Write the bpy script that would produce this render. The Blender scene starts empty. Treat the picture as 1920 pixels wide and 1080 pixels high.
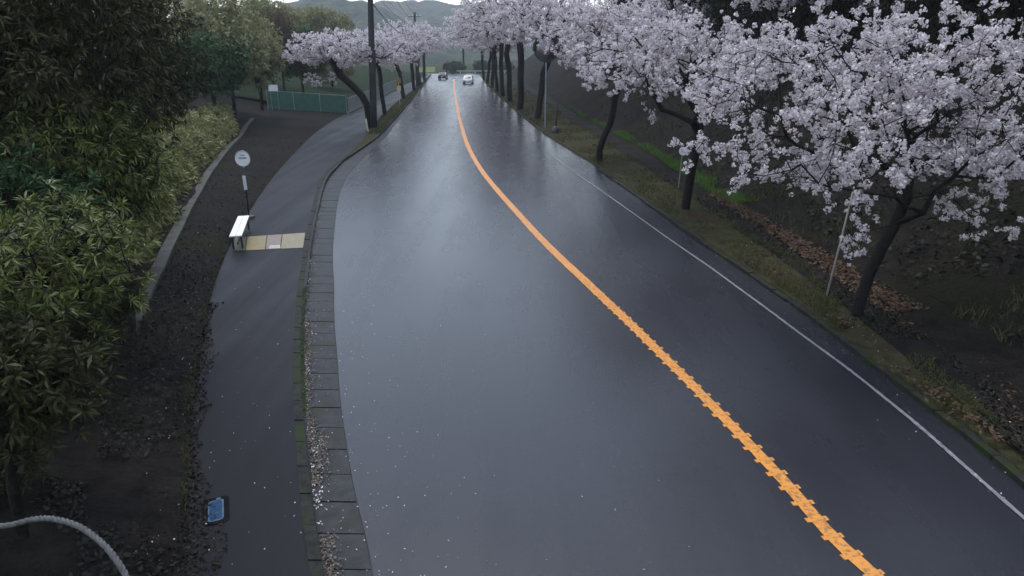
import bpy, bmesh, math, random
import numpy as np
from mathutils import Vector, Matrix
R = math.radians
sc = bpy.context.scene
C = sc.collection

# ------------------------------------------------------------------ camera, sky, sun, exposure
F, CX, CY, H, PITCH = 1187.0, 960.0, 540.0, 5.3, R(20.4)
cam = bpy.data.cameras.new('camera'); camo = bpy.data.objects.new('camera', cam); C.objects.link(camo)
camo.location = (0, 0, H); camo.rotation_euler = (math.pi/2 - PITCH, 0, 0)
cam.sensor_width = 36; cam.lens = 36*F/1920; cam.clip_start = .05; cam.clip_end = 6000
sc.camera = camo
SUN_EL, SUN_AZ = R(74), R(-20)          # ahead and slightly left, veiled by cloud
w = bpy.data.worlds.new('World'); sc.world = w; w.use_nodes = True
nt = w.node_tree; nt.nodes.clear()
sky = nt.nodes.new('ShaderNodeTexSky'); sky.sky_type = 'NISHITA'; sky.sun_disc = False
sky.sun_elevation = SUN_EL; sky.sun_rotation = SUN_AZ
sky.air_density = 1.2; sky.dust_density = 1.0; sky.ozone_density = 1.0
hs = nt.nodes.new('ShaderNodeHueSaturation'); hs.inputs['Saturation'].default_value = .62
bg = nt.nodes.new('ShaderNodeBackground'); bg.inputs['Strength'].default_value = .115
wo = nt.nodes.new('ShaderNodeOutputWorld')
nt.links.new(sky.outputs[0], hs.inputs['Color']); nt.links.new(hs.outputs[0], bg.inputs['Color']); nt.links.new(bg.outputs[0], wo.inputs['Surface'])
sl = bpy.data.lights.new('sun', 'SUN'); sl.energy = .5; sl.angle = R(25); sl.color = (1, .97, .93)
so = bpy.data.objects.new('sun', sl); C.objects.link(so)
sd = Vector((math.sin(SUN_AZ)*math.cos(SUN_EL), math.cos(SUN_AZ)*math.cos(SUN_EL), math.sin(SUN_EL)))
so.rotation_euler = sd.to_track_quat('Z', 'Y').to_euler(); so.location = (0, -5, 30)
sc.render.engine = 'CYCLES'
sc.view_settings.view_transform = 'Standard'; sc.view_settings.look = 'None'
sc.view_settings.exposure = 1.45; sc.view_settings.gamma = 1
sc.view_settings.use_curve_mapping = False
sc.render.resolution_x = 1024; sc.render.resolution_y = 576

# ------------------------------------------------------------------ helpers
cp, sp_ = math.cos(PITCH), math.sin(PITCH)
def ray(px, py):
    a, b = (px-CX)/F, -(py-CY)/F
    return np.array([a, cp + b*sp_, -sp_ + b*cp])
def P(px, py, z=0.0):                      # pixel of the photograph -> point on the level z
    d = ray(px, py); t = (z-H)/d[2]
    return np.array([0, 0, H]) + d*t
def D(px, py, Y):                          # pixel -> point at ground distance Y
    d = ray(px, py); return np.array([0, 0, H]) + d*(Y/d[1])

def nodes(m):
    m.use_nodes = True; t = m.node_tree; t.nodes.clear(); return t
MATS = {}
def mat(name, c1, c2=None, rough=.8, scale=4, detail=6, bump=0, bscale=None, spec=.5, island=0, transl=0, metal=0, rough2=None, rscale=1.0, coat=0, c3=None, c3scale=.6, bdist=.02, lo=.35, hi=.65):
    m = bpy.data.materials.new(name); t = nodes(m); N = t.nodes; L = t.links
    out = N.new('ShaderNodeOutputMaterial'); b = N.new('ShaderNodeBsdfPrincipled')
    b.inputs['Roughness'].default_value = rough; b.inputs['Specular IOR Level'].default_value = spec
    b.inputs['Metallic'].default_value = metal; b.inputs['Coat Weight'].default_value = coat
    tc = N.new('ShaderNodeTexCoord'); co = tc.outputs['Object']
    if island:
        geo = N.new('ShaderNodeNewGeometry')
        n = N.new('ShaderNodeTexNoise'); n.inputs['Scale'].default_value = scale; L.new(co, n.inputs['Vector'])
        mx = N.new('ShaderNodeMix'); mx.data_type = 'FLOAT'; mx.inputs[0].default_value = island
        L.new(n.outputs[0], mx.inputs[2]); L.new(geo.outputs['Random Per Island'], mx.inputs[3]); fac = mx.outputs[0]
    else:
        n = N.new('ShaderNodeTexNoise'); n.inputs['Scale'].default_value = scale; n.inputs['Detail'].default_value = detail
        n.inputs['Roughness'].default_value = .65
        L.new(co, n.inputs['Vector']); fac = n.outputs[0]
    cr = N.new('ShaderNodeValToRGB'); cr.color_ramp.elements[0].position = lo if not island else .15; cr.color_ramp.elements[1].position = hi if not island else .85
    cr.color_ramp.elements[0].color = (*c1, 1); cr.color_ramp.elements[1].color = (*(c2 or c1), 1)
    L.new(fac, cr.inputs[0]); col = cr.outputs[0]
    if c3:
        n3 = N.new('ShaderNodeTexNoise'); n3.inputs['Scale'].default_value = c3scale; n3.inputs['Detail'].default_value = 5; L.new(co, n3.inputs['Vector'])
        r3 = N.new('ShaderNodeValToRGB'); r3.color_ramp.elements[0].position = .5; r3.color_ramp.elements[1].position = .66
        L.new(n3.outputs[0], r3.inputs[0])
        m3 = N.new('ShaderNodeMix'); m3.data_type = 'RGBA'; L.new(r3.outputs[0], m3.inputs[0]); L.new(col, m3.inputs[6]); m3.inputs[7].default_value = (*c3, 1)
        col = m3.outputs[2]
    L.new(col, b.inputs['Base Color'])
    if rough2 is not None:
        nr = N.new('ShaderNodeTexNoise'); nr.inputs['Scale'].default_value = rscale; nr.inputs['Detail'].default_value = 4; L.new(co, nr.inputs['Vector'])
        mr = N.new('ShaderNodeMapRange'); mr.inputs[1].default_value = .35; mr.inputs[2].default_value = .65; mr.inputs[3].default_value = rough; mr.inputs[4].default_value = rough2
        L.new(nr.outputs[0], mr.inputs[0]); L.new(mr.outputs[0], b.inputs['Roughness'])
    if bump:
        nb = N.new('ShaderNodeTexNoise'); nb.inputs['Scale'].default_value = bscale or scale*6; nb.inputs['Detail'].default_value = 4; L.new(co, nb.inputs['Vector'])
        bp = N.new('ShaderNodeBump'); bp.inputs['Strength'].default_value = bump; bp.inputs['Distance'].default_value = bdist
        L.new(nb.outputs[0], bp.inputs['Height']); L.new(bp.outputs[0], b.inputs['Normal'])
    sh = b.outputs[0]
    if transl:
        tr = N.new('ShaderNodeBsdfTranslucent'); L.new(col, tr.inputs['Color'])
        ms = N.new('ShaderNodeMixShader'); ms.inputs[0].default_value = transl
        L.new(sh, ms.inputs[1]); L.new(tr.outputs[0], ms.inputs[2]); sh = ms.outputs[0]
    L.new(sh, out.inputs['Surface']); MATS[name] = m; return m

M = {}
def wet_road(name, dark, light, r0, r1, spec, streak):
    m = bpy.data.materials.new(name); t = nodes(m); N = t.nodes; L = t.links
    out = N.new('ShaderNodeOutputMaterial'); b = N.new('ShaderNodeBsdfPrincipled'); L.new(b.outputs[0], out.inputs['Surface'])
    b.inputs['Specular IOR Level'].default_value = spec; co = N.new('ShaderNodeTexCoord').outputs['Object']
    def noise(sc_, det=5, mp=None, rgh=.6):
        n = N.new('ShaderNodeTexNoise'); n.inputs['Scale'].default_value = sc_; n.inputs['Detail'].default_value = det; n.inputs['Roughness'].default_value = rgh
        if mp:
            k = N.new('ShaderNodeMapping'); k.inputs['Scale'].default_value = mp; L.new(co, k.inputs['Vector']); L.new(k.outputs[0], n.inputs['Vector'])
        else: L.new(co, n.inputs['Vector'])
        return n.outputs[0]
    def ramp(src, a, b_, c0, c1):
        k = N.new('ShaderNodeMapRange'); k.inputs[1].default_value = a; k.inputs[2].default_value = b_; k.inputs[3].default_value = c0; k.inputs[4].default_value = c1; L.new(src, k.inputs[0]); return k.outputs[0]
    def math_(op, a, b_):
        k = N.new('ShaderNodeMath'); k.operation = op
        for i, v in enumerate((a, b_)):
            if isinstance(v, (int, float)): k.inputs[i].default_value = v
            else: L.new(v, k.inputs[i])
        return k.outputs[0]
    grain = noise(95, 3, rgh=.75); track = noise(1.0, 4, (streak, .06, 1)); cloud = noise(.35, 6)
    # thin wandering cracks
    wv = N.new('ShaderNodeTexVoronoi'); wv.feature = 'DISTANCE_TO_EDGE'; wv.inputs['Scale'].default_value = .33
    wn = N.new('ShaderNodeTexNoise'); wn.inputs['Scale'].default_value = 1.6; wn.inputs['Detail'].default_value = 6; L.new(co, wn.inputs['Vector'])
    mxv = N.new('ShaderNodeMix'); mxv.data_type = 'VECTOR'; mxv.inputs[0].default_value = .28; L.new(co, mxv.inputs[4]); L.new(wn.outputs[1], mxv.inputs[5]); L.new(mxv.outputs[1], wv.inputs['Vector'])
    crack = math_('MULTIPLY', ramp(wv.outputs[0], .0, .006, 1, 0), ramp(noise(.5, 2), .56, .66, 0, 1))
    tone = math_('ADD', math_('MULTIPLY', grain, .75), math_('MULTIPLY', math_('ADD', track, cloud), .25))
    cr = N.new('ShaderNodeValToRGB'); cr.color_ramp.elements[0].position = .38; cr.color_ramp.elements[1].position = .68; cr.color_ramp.elements[0].color = (*dark, 1); cr.color_ramp.elements[1].color = (*light, 1); L.new(tone, cr.inputs[0])
    mx = N.new('ShaderNodeMix'); mx.data_type = 'RGBA'; L.new(math_('MULTIPLY', crack, .15), mx.inputs[0]); L.new(cr.outputs[0], mx.inputs[6]); mx.inputs[7].default_value = (.006, .006, .007, 1); L.new(mx.outputs[2], b.inputs['Base Color'])
    rr = math_('ADD', math_('MULTIPLY', ramp(track, .35, .65, 0, 1), .6), math_('MULTIPLY', ramp(cloud, .35, .65, 0, 1), .4))
    L.new(math_('ADD', ramp(rr, 0, 1, r0, r1), math_('MULTIPLY', crack, .05)), b.inputs['Roughness'])
    bp = N.new('ShaderNodeBump'); bp.inputs['Strength'].default_value = .3; bp.inputs['Distance'].default_value = .006
    L.new(math_('SUBTRACT', grain, math_('MULTIPLY', crack, .2)), bp.inputs['Height']); L.new(bp.outputs[0], b.inputs['Normal'])
    return m
M['asphalt'] = wet_road('wet_asphalt', (.008, .009, .012), (.022, .0235, .029), .21, .32, .5, 1.1)
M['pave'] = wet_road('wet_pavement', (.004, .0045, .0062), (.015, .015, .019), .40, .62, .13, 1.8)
M['gutter'] = mat('gutter_concrete', (.014, .015, .018), (.036, .037, .039), rough=.55, spec=.25, scale=5, bump=.3, bscale=50, c3=(.018, .021, .011), c3scale=1.4)
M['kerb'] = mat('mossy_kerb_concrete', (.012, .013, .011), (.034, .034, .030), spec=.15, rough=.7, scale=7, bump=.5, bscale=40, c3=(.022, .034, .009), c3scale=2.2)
M['strip'] = mat('concrete_strip', (.04, .04, .036), (.085, .085, .076), spec=.2, rough=.7, scale=2, bump=.3, bscale=30, c3=(.06, .065, .045), c3scale=.9)
M['orange'] = mat('orange_road_paint', (.62, .235, .035), (.70, .30, .055), rough=.42, scale=14, bump=.25, bscale=90, bdist=.004, c3=(.30, .135, .04), c3scale=16)
M['white_line'] = mat('worn_white_paint', (.07, .07, .075), (.24, .24, .255), rough=.45, scale=18, bump=.2, bscale=90, lo=.3, hi=.55)
M['soil'] = mat('wet_soil', (.008, .007, .0068), (.021, .018, .017), rough=.8, scale=3, detail=10, bump=.9, bscale=14, bdist=.05, spec=.05, c3=(.016, .017, .009), c3scale=.5)
M['banksoil'] = mat('bank_soil', (.008, .0072, .0065), (.022, .019, .016), rough=.85, scale=2, detail=10, bump=1, bscale=9, bdist=.08, spec=.05, c3=(.014, .014, .008), c3scale=.35)
M['verge'] = mat('verge_moss', (.022, .023, .010), (.058, .055, .028), rough=.85, scale=3.5, detail=9, bump=1, bscale=22, bdist=.05, spec=.06, c3=(.04, .03, .02), c3scale=.9)
M['ground'] = mat('ground_grass', (.018, .026, .011), (.04, .048, .022), spec=.03, rough=.95, scale=.4, bump=.6, bscale=8)
M['darkgrass'] = mat('dark_grass', (.009, .018, .008), (.022, .036, .014), spec=.03, rough=.95, scale=.8, bump=.8, bscale=6, bdist=.1)
M['yellowfield'] = mat('yellow_field', (.09, .12, .03), (.19, .2, .06), rough=.9, scale=1)
M['path'] = mat('wet_dirt_path', (.007, .0068, .007), (.022, .020, .018), rough=.7, rough2=.9, scale=2.5, bump=.9, bscale=18, bdist=.04, spec=.06, c3=(.018, .02, .009), c3scale=.8)
M['hill'] = mat('wooded_hill', (.012, .024, .018), (.05, .068, .045), rough=1, scale=.07, detail=8, bump=1, bscale=.09, bdist=6, spec=.1, c3=(.075, .065, .045), c3scale=.02)
M['bark'] = mat('dark_wet_bark', (.004, .0036, .0036), (.015, .0125, .011), rough=.7, scale=9, bump=.9, bscale=25, bdist=.03, spec=.2)
M['blossom'] = mat('cherry_blossom', (.52, .47, .50), (.86, .80, .815), rough=.8, scale=1.3, island=.6, transl=.3, spec=.15)
M['rosette'] = mat('glossy_evergreen_leaf', (.034, .052, .011), (.17, .19, .046), rough=.42, scale=1.6, island=.55, transl=.12, spec=.4)
M['darkleaf'] = mat('dark_evergreen_leaf', (.011, .017, .006), (.062, .065, .021), rough=.6, scale=.9, island=.45, transl=.1, spec=.25)
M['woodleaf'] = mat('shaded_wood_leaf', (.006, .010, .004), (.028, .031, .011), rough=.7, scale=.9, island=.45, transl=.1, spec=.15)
M['hedgeleaf'] = mat('olive_hedge_leaf', (.09, .105, .036), (.31, .30, .125), rough=.6, scale=1.1, island=.6, transl=.15, spec=.25)
M['oliveleaf'] = mat('olive_tree_leaf', (.14, .15, .066), (.35, .345, .19), rough=.7, scale=.5, island=.5, transl=.2, spec=.2)
M['greenleaf'] = mat('deep_green_leaf', (.016, .042, .015), (.055, .105, .038), rough=.6, scale=.8, island=.5, transl=.15, spec=.25)
M['redtwig'] = mat('red_brown_twig', (.06, .035, .028), (.13, .08, .06), rough=.8, scale=1, island=.5, spec=.2)
M['litter'] = mat('brown_leaf_litter', (.034, .021, .013), (.115, .068, .038), rough=.7, scale=2, island=.7, spec=.25)
M['debris'] = mat('pale_debris', (.035, .03, .022), (.24, .205, .17), rough=.8, scale=5, island=.8)
M['petal'] = mat('fallen_petal', (.55, .5, .52), (.8, .76, .76), rough=.7, scale=5, island=.8)
M['grass'] = mat('grass_blade', (.035, .045, .012), (.12, .115, .045), rough=.7, scale=1.2, island=.55, transl=.2, spec=.2)
M['lushgrass'] = mat('lush_grass_blade', (.04, .095, .016), (.11, .19, .038), rough=.7, scale=1.2, island=.5, transl=.2, spec=.2)
M['white'] = mat('white_paint', (.72, .72, .74), (.82, .82, .83), rough=.4, scale=6)
M['whiteboard'] = mat('white_bench_board', (.78, .77, .74), (.84, .83, .80), rough=.45, scale=5)
M['grey'] = mat('galvanised_steel', (.22, .23, .24), (.34, .35, .36), rough=.45, scale=10, metal=.4)
M['darksteel'] = mat('dark_steel', (.02, .02, .022), (.035, .035, .038), rough=.5, scale=8)
M['signmark'] = mat('sign_print', (.28, .28, .32), rough=.5)
M['pole'] = mat('weathered_dark_concrete', (.012, .0125, .015), (.028, .029, .033), rough=.8, scale=3, bump=.2)
M['yellow'] = mat('pale_yellow_plastic', (.48, .42, .2), (.58, .52, .28), rough=.5, scale=6)
M['orangesign'] = mat('orange_sign_paint', (.26, .13, .05), (.32, .17, .07), rough=.5, scale=4)
M['stake'] = mat('pale_wood_stake', (.30, .27, .22), (.45, .41, .35), rough=.7, scale=14)
M['slabA'] = mat('beige_slab', (.17, .13, .055), (.25, .195, .09), rough=.5, scale=7, bump=.2)
M['slabB'] = mat('pinkish_slab', (.16, .125, .09), (.23, .18, .135), rough=.5, scale=7, bump=.2)
M['slabC'] = mat('pale_grey_slab', (.18, .155, .085), (.26, .225, .13), rough=.5, scale=7, bump=.2)
M['slabW'] = mat('worn_white_mark', (.30, .28, .23), (.5, .48, .43), rough=.6, scale=25, lo=.4, hi=.6)
M['slabD'] = mat('mossy_slab', (.07, .072, .03), (.15, .14, .075), rough=.6, scale=9, bump=.3)
M['surround'] = mat('dark_wet_mortar', (.004, .004, .0045), (.011, .011, .012), rough=.8, scale=12, spec=.06)
M['net'] = mat('green_net', (.024, .105, .085), (.042, .15, .12), rough=.7, scale=3)
M['palenet'] = mat('pale_fence_mesh', (.20, .25, .24), (.30, .35, .34), rough=.6, scale=3)
M['blue'] = mat('blue_cast_lid', (.012, .038, .085), (.032, .075, .145), spec=.12, rough=.6, scale=9, bump=.4, bscale=40)
M['blueedge'] = mat('worn_blue_rim', (.045, .09, .14), (.09, .145, .20), spec=.2, rough=.6, scale=20)
M['rope'] = mat('grey_rope_fibre', (.05, .05, .053), (.11, .11, .113), rough=.85, scale=60, bump=.4, bscale=300, bdist=.002)
M['carwhite'] = mat('white_car_paint', (.75, .76, .78), rough=.25, coat=.5)
M['carblack'] = mat('black_car_paint', (.008, .008, .01), rough=.22, coat=.5)
M['glass'] = mat('dark_car_glass', (.012, .014, .018), rough=.08)
M['tyre'] = mat('tyre_rubber', (.012, .012, .012), (.02, .02, .02), rough=.8)
M['lamp'] = mat('headlamp_lens', (.6, .62, .65), rough=.15)
M['red'] = mat('tail_lamp_lens', (.3, .01, .01), rough=.2)
M['mirror'] = mat('mirror_glass', (.17, .155, .18), rough=.3, metal=1)
M['house'] = mat('pale_house_wall', (.5, .5, .5), (.62, .62, .6), rough=.8, scale=1)
M['roof'] = mat('grey_roof_tile', (.07, .08, .1), (.12, .13, .16), rough=.6, scale=2)

def tag(o, label=None, cat=None, group=None, kind=None):
    if label: o['label'] = label
    if cat: o['category'] = cat
    if group: o['group'] = group
    if kind: o['kind'] = kind
    return o
def link(name, me, m, parent=None, smooth=False):
    if m is not None and not me.materials: me.materials.append(m)
    if smooth:
        me.polygons.foreach_set('use_smooth', np.ones(len(me.polygons), bool))
    o = bpy.data.objects.new(name, me); C.objects.link(o)
    if parent: o.parent = parent
    return o
def empty(name, loc, rz=0):
    o = bpy.data.objects.new(name, None); C.objects.link(o); o.location = loc; o.rotation_euler = (0, 0, rz); o.empty_display_size = .2
    return o
def npmesh(name, V, faces_n, idx):
    """V (n,3); faces_n verts per face; idx flat array"""
    me = bpy.data.meshes.new(name); V = np.asarray(V, np.float32)
    me.vertices.add(len(V)); me.vertices.foreach_set('co', V.ravel())
    nf = len(idx)//faces_n
    me.loops.add(len(idx)); me.loops.foreach_set('vertex_index', np.asarray(idx, np.int32))
    me.polygons.add(nf); me.polygons.foreach_set('loop_start', np.arange(0, nf*faces_n, faces_n, dtype=np.int32))
    me.update(calc_edges=True); return me
def quads(name, Q):
    n = len(Q); return npmesh(name, Q.reshape(-1, 3), 4, np.arange(n*4))
class MB:
    def __init__(s): s.v = []; s.f = []
    def add(s, v, f):
        b = len(s.v); s.v += [tuple(p) for p in v]; s.f += [tuple(i+b for i in q) for q in f]; return s
    def box(s, c, d, rz=0, taper=1):
        c = np.array(c, float); hx, hy, hz = [k/2 for k in d]; ca, sa = math.cos(rz), math.sin(rz); v = []
        for z in (-hz, hz):
            k = taper if z > 0 else 1
            for x, y in ((-hx, -hy), (hx, -hy), (hx, hy), (-hx, hy)):
                x *= k; y *= k; v.append((c[0]+x*ca-y*sa, c[1]+x*sa+y*ca, c[2]+z))
        return s.add(v, [(0, 3, 2, 1), (4, 5, 6, 7), (0, 1, 5, 4), (1, 2, 6, 5), (2, 3, 7, 6), (3, 0, 4, 7)])
    def tube(s, pts, rad, k=8, cap=True):
        pts = [Vector(p) for p in pts]; n = len(pts)
        if not hasattr(rad, '__len__'): rad = [rad]*n
        v = []; prev = None
        for i, p in enumerate(pts):
            t = (pts[min(i+1, n-1)]-pts[max(i-1, 0)]).normalized()
            a = prev if prev is not None else (Vector((1, 0, 0)) if abs(t.x) < .9 else Vector((0, 1, 0)))
            a = (a - t*a.dot(t)).normalized(); prev = a; b = t.cross(a)
            for j in range(k):
                an = 2*math.pi*j/k; v.append(p + (a*math.cos(an)+b*math.sin(an))*rad[i])
        f = [(i*k+j, i*k+(j+1) % k, (i+1)*k+(j+1) % k, (i+1)*k+j) for i in range(n-1) for j in range(k)]
        if cap: f += [tuple(range(k))[::-1], tuple((n-1)*k+j for j in range(k))]
        return s.add(v, f)
    def disc(s, c, n, r, t, k=24):
        n = Vector(n).normalized(); c = Vector(c); return s.tube([c-n*t/2, c+n*t/2], r, k)
    def mesh(s, name):
        me = bpy.data.meshes.new(name); me.from_pydata([tuple(map(float, p)) for p in s.v], [], s.f); me.update(); return me
    def build(s, name, m, parent=None, smooth=False, bevel=0):
        me = s.mesh(name)
        if bevel:
            bm = bmesh.new(); bm.from_mesh(me); bmesh.ops.bevel(bm, geom=bm.edges[:], offset=bevel, segments=2, affect='EDGES', profile=.6); bm.to_mesh(me); bm.free()
        return link(name, me, m, parent, smooth)

# ------------------------------------------------------------------ lines of the road, read off the photograph, as x(Y)
UG = np.linspace(math.log(3.0), math.log(230), 700)
def line(pts, z=0.0, sig=7):
    W = np.array([P(x, y, z) for x, y in pts]); W = W[np.argsort(W[:, 1])]
    u = np.log(W[:, 1]); x = np.interp(UG, u, W[:, 0])
    lo = UG < u[0]; hi = UG > u[-1]; Yg = np.exp(UG)
    x[lo] = W[0, 0] + (Yg[lo]-W[0, 1])*(W[1, 0]-W[0, 0])/(W[1, 1]-W[0, 1])
    x[hi] = W[-1, 0] + (Yg[hi]-W[-1, 1])*(W[-1, 0]-W[-2, 0])/(W[-1, 1]-W[-2, 1])
    k = np.exp(-.5*(np.arange(-3*sig, 3*sig+1)/sig)**2); k /= k.sum()
    xp = np.concatenate([2*x[0]-x[3*sig:0:-1], x, 2*x[-1]-x[-2:-3*sig-2:-1]])
    xs = np.convolve(xp, k, 'valid')
    return lambda Y: np.interp(np.log(Y), UG, xs)
X_kerb = line([(607, 1080), (589, 971), (577, 851), (567, 719), (568, 610), (577, 502), (586, 430), (595, 390), (610, 332), (633, 311), (670, 287), (713, 257), (722, 245), (750, 215), (775, 185), (797, 157), (805, 145)])
X_seam = line([(700, 1080), (694, 1031), (670, 941), (649, 821), (634, 671), (628, 538), (628, 430), (632, 390), (640, 352), (654, 325), (686, 292), (722, 260), (733, 245), (757, 215), (780, 185), (800, 157), (807, 145)])
X_cent = line([(1633, 1075), (1564, 1015), (1471, 904), (1383, 811), (1286, 710), (1182, 607), (1095, 525), (1018, 452), (971, 400), (934, 359), (904, 322), (878, 276), (866, 237), (858, 200), (854, 178), (852, 157), (851, 148)])
X_white = line([(1920, 973), (1805, 872), (1721, 797), (1592, 693), (1490, 619), (1439, 580), (1330, 500), (1190, 402), (1120, 352), (1070, 320), (1010, 270), (975, 238), (940, 202), (912, 172), (893, 145)])
X_redge = line([(1916, 897), (1819, 815), (1633, 676), (1536, 602), (1425, 525), (1330, 462), (1250, 405), (1165, 345), (1100, 300), (1030, 258), (990, 228), (952, 195), (922, 168), (903, 145)])
PZ = .12
X_pl = line([(345, 1080), (350, 950), (354, 850), (362, 740), (380, 640), (402, 535), (432, 460), (470, 393), (490, 363), (520, 323), (560, 280), (593, 247), (647, 213), (690, 188), (728, 170), (765, 157), (785, 148)], PZ)
X_pr = line([(610, 1080), (592, 971), (580, 851), (570, 719), (571, 610), (580, 502), (589, 430), (598, 390), (613, 332), (635, 309), (664, 280), (690, 252), (704, 230), (728, 206), (754, 184), (776, 170), (795, 153), (803, 143)], PZ)
BZ = .55
X_strip = line([(150, 1000), (205, 760), (245, 650), (275, 570), (310, 500), (345, 425), (380, 357), (413, 303), (457, 253), (503, 202), (560, 172), (620, 155)], BZ)
X_pathL = line([(1990, 905), (1760, 720), (1640, 622), (1560, 556), (1450, 478), (1330, 394), (1240, 335), (1165, 285), (1090, 240), (1030, 200), (985, 170), (955, 150)], .2)
X_pathR = line([(1990, 835), (1830, 700), (1740, 632), (1640, 558), (1520, 480), (1385, 394), (1280, 330), (1195, 275), (1110, 230), (1050, 195), (1000, 166), (965, 148)], .2)
X_base = line([(1990, 690), (1900, 640), (1800, 585), (1620, 487), (1450, 400), (1300, 322), (1180, 255), (1080, 208), (1010, 165), (975, 147)], .35)
def lat(Y): return np.interp(Y, [3, 12, 40, 200], [2.4, 3.2, 5, 9])

rng = np.random.default_rng(11)
def fbm(x, y, s, seed=0):
    r = np.random.default_rng(seed); o = np.zeros_like(x, float)
    for k in range(5):
        for _ in range(3):
            a = r.uniform(0, 2*math.pi); ph = r.uniform(0, 6.28); fr = s*(2**k)*r.uniform(.8, 1.25)
            o += np.sin((x*math.cos(a)+y*math.sin(a))*fr + ph)/(2.0**k)/3
    return o
def ysamp(y0, y1, n): return np.exp(np.linspace(math.log(y0), math.log(y1), n))
def loft(name, rails, Ys, m, rough=0, seed=0, parent=None, kind='structure', sub=1):
    """rails: list of (x(Y), z or z(Y)); a sheet lofted over them"""
    cols = []
    for (fa, za), (fb, zb) in zip(rails[:-1], rails[1:]):
        A = np.c_[fa(Ys), Ys, (za(Ys) if callable(za) else np.full(len(Ys), za))]
        B = np.c_[fb(Ys), Ys, (zb(Ys) if callable(zb) else np.full(len(Ys), zb))]
        for k in range(sub): cols.append(A+(B-A)*k/sub)
    cols.append(B); G = np.stack(cols, 1); ny, nx = G.shape[:2]
    if rough:
        inner = np.ones(nx); inner[0] = 0; inner[-1] = .3
        G[:, :, 2] += rough*fbm(G[:, :, 0], G[:, :, 1], 1.3, seed)*inner
    I = np.arange(ny*nx).reshape(ny, nx)
    q = np.stack([I[:-1, :-1], I[:-1, 1:], I[1:, 1:], I[1:, :-1]], -1).reshape(-1)
    o = link(name, npmesh(name, G.reshape(-1, 3), 4, q), m, parent, True)
    if parent is None: tag(o, kind=kind)
    return o

# ------------------------------------------------------------------ the setting
def flat(name, x0, x1, y0, y1, z, m):
    o = link(name, npmesh(name, [(x0, y0, z), (x1, y0, z), (x1, y1, z), (x0, y1, z)], 4, [0, 1, 2, 3]), m); tag(o, kind='structure'); return o
flat('ground', -1600, 1600, -60, 2400, -.25, M['ground'])
Ys = ysamp(3, 172, 260)
road = loft('road', [(X_seam, 0.0), (X_cent, .012), (X_redge, 0.0)], Ys, M['asphalt'], sub=3)
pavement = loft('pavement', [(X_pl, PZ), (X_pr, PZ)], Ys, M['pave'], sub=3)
Yv = ysamp(24, 172, 160)
loft('grass_strip', [(lambda Y: np.minimum(X_pr(Y), X_kerb(Y)-.15)-.02, PZ+.004), (lambda Y: (np.minimum(X_pr(Y), X_kerb(Y)-.15)+X_kerb(Y))/2-.05, lambda Y: np.interp(Y, [24, 40, 50], [.125, .13, .2])), (lambda Y: X_kerb(Y)-.10, .115)], Yv, M['verge'], rough=.02, seed=3, sub=3)
loft('left_bank', [(X_pl, PZ+.005), (lambda Y: X_pl(Y)*.55+X_strip(Y)*.45, .38), (lambda Y: X_strip(Y)+.02, BZ-.04)], ysamp(3, 62, 220), M['soil'], rough=.045, seed=5, sub=6)
loft('left_slope', [(lambda Y: X_strip(Y)+.04, BZ-.05), (lambda Y: X_strip(Y)-1.5, .95), (lambda Y: X_strip(Y)-6, 1.9), (lambda Y: X_strip(Y)-40, 2.4)], ysamp(2.0, 150, 140), M['banksoil'], rough=.08, seed=7, sub=5)
loft('far_left_field', [(lambda Y: X_pl(Y)-.25, .02), (lambda Y: X_pl(Y)-4, .35), (lambda Y: X_pl(Y)-16, 2.2), (lambda Y: X_pl(Y)-60, 3)], ysamp(63, 172, 60), M['darkgrass'], rough=.1, seed=9, sub=4)
loft('right_verge', [(lambda Y: X_redge(Y)+.0, -.03), (lambda Y: X_redge(Y)+.05, .08), (lambda Y: X_redge(Y)+.4, .15), (X_pathL, .2)], ysamp(3, 172, 300), M['verge'], rough=.035, seed=13, sub=4)
loft('dirt_path', [(X_pathL, .2), (X_pathR, .2)], Ys, M['path'], rough=.02, seed=15, sub=4)
loft('path_edge', [(X_pathR, .2), (X_base, .35)], Ys, M['banksoil'], rough=.05, seed=17, sub=5)
loft('right_bank', [(X_base, .35), (lambda Y: X_base(Y)+1.2, 1.15), (lambda Y: X_base(Y)+4.5, 4.0), (lambda Y: X_base(Y)+8, 6.2), (lambda Y: X_base(Y)+60, 9.5)], ysamp(2.0, 172, 220), M['banksoil'], rough=.14, seed=19, sub=7)

# concrete strip along the top of the left bank
mbs = MB(); ys = ysamp(9.2, 50, 90)
V = []
for y in ys:
    x = float(X_strip(y))
    q_ = float(np.interp(y, [9.2, 12], [-.16, 0])); V += [(x-.27, y, BZ-.3), (x-.27, y, BZ+.05+q_), (x+.03, y, BZ+.05+q_), (x+.03, y, BZ-.3)]
mbs.add(V, [(i*4+a, i*4+a+1, i*4+a+5, i*4+a+4) for i in range(len(ys)-1) for a in range(3)])
tag(mbs.build('concrete_edging', M['strip']), 'pale grey concrete edging running along the top of the dark left bank', 'edging')

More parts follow.
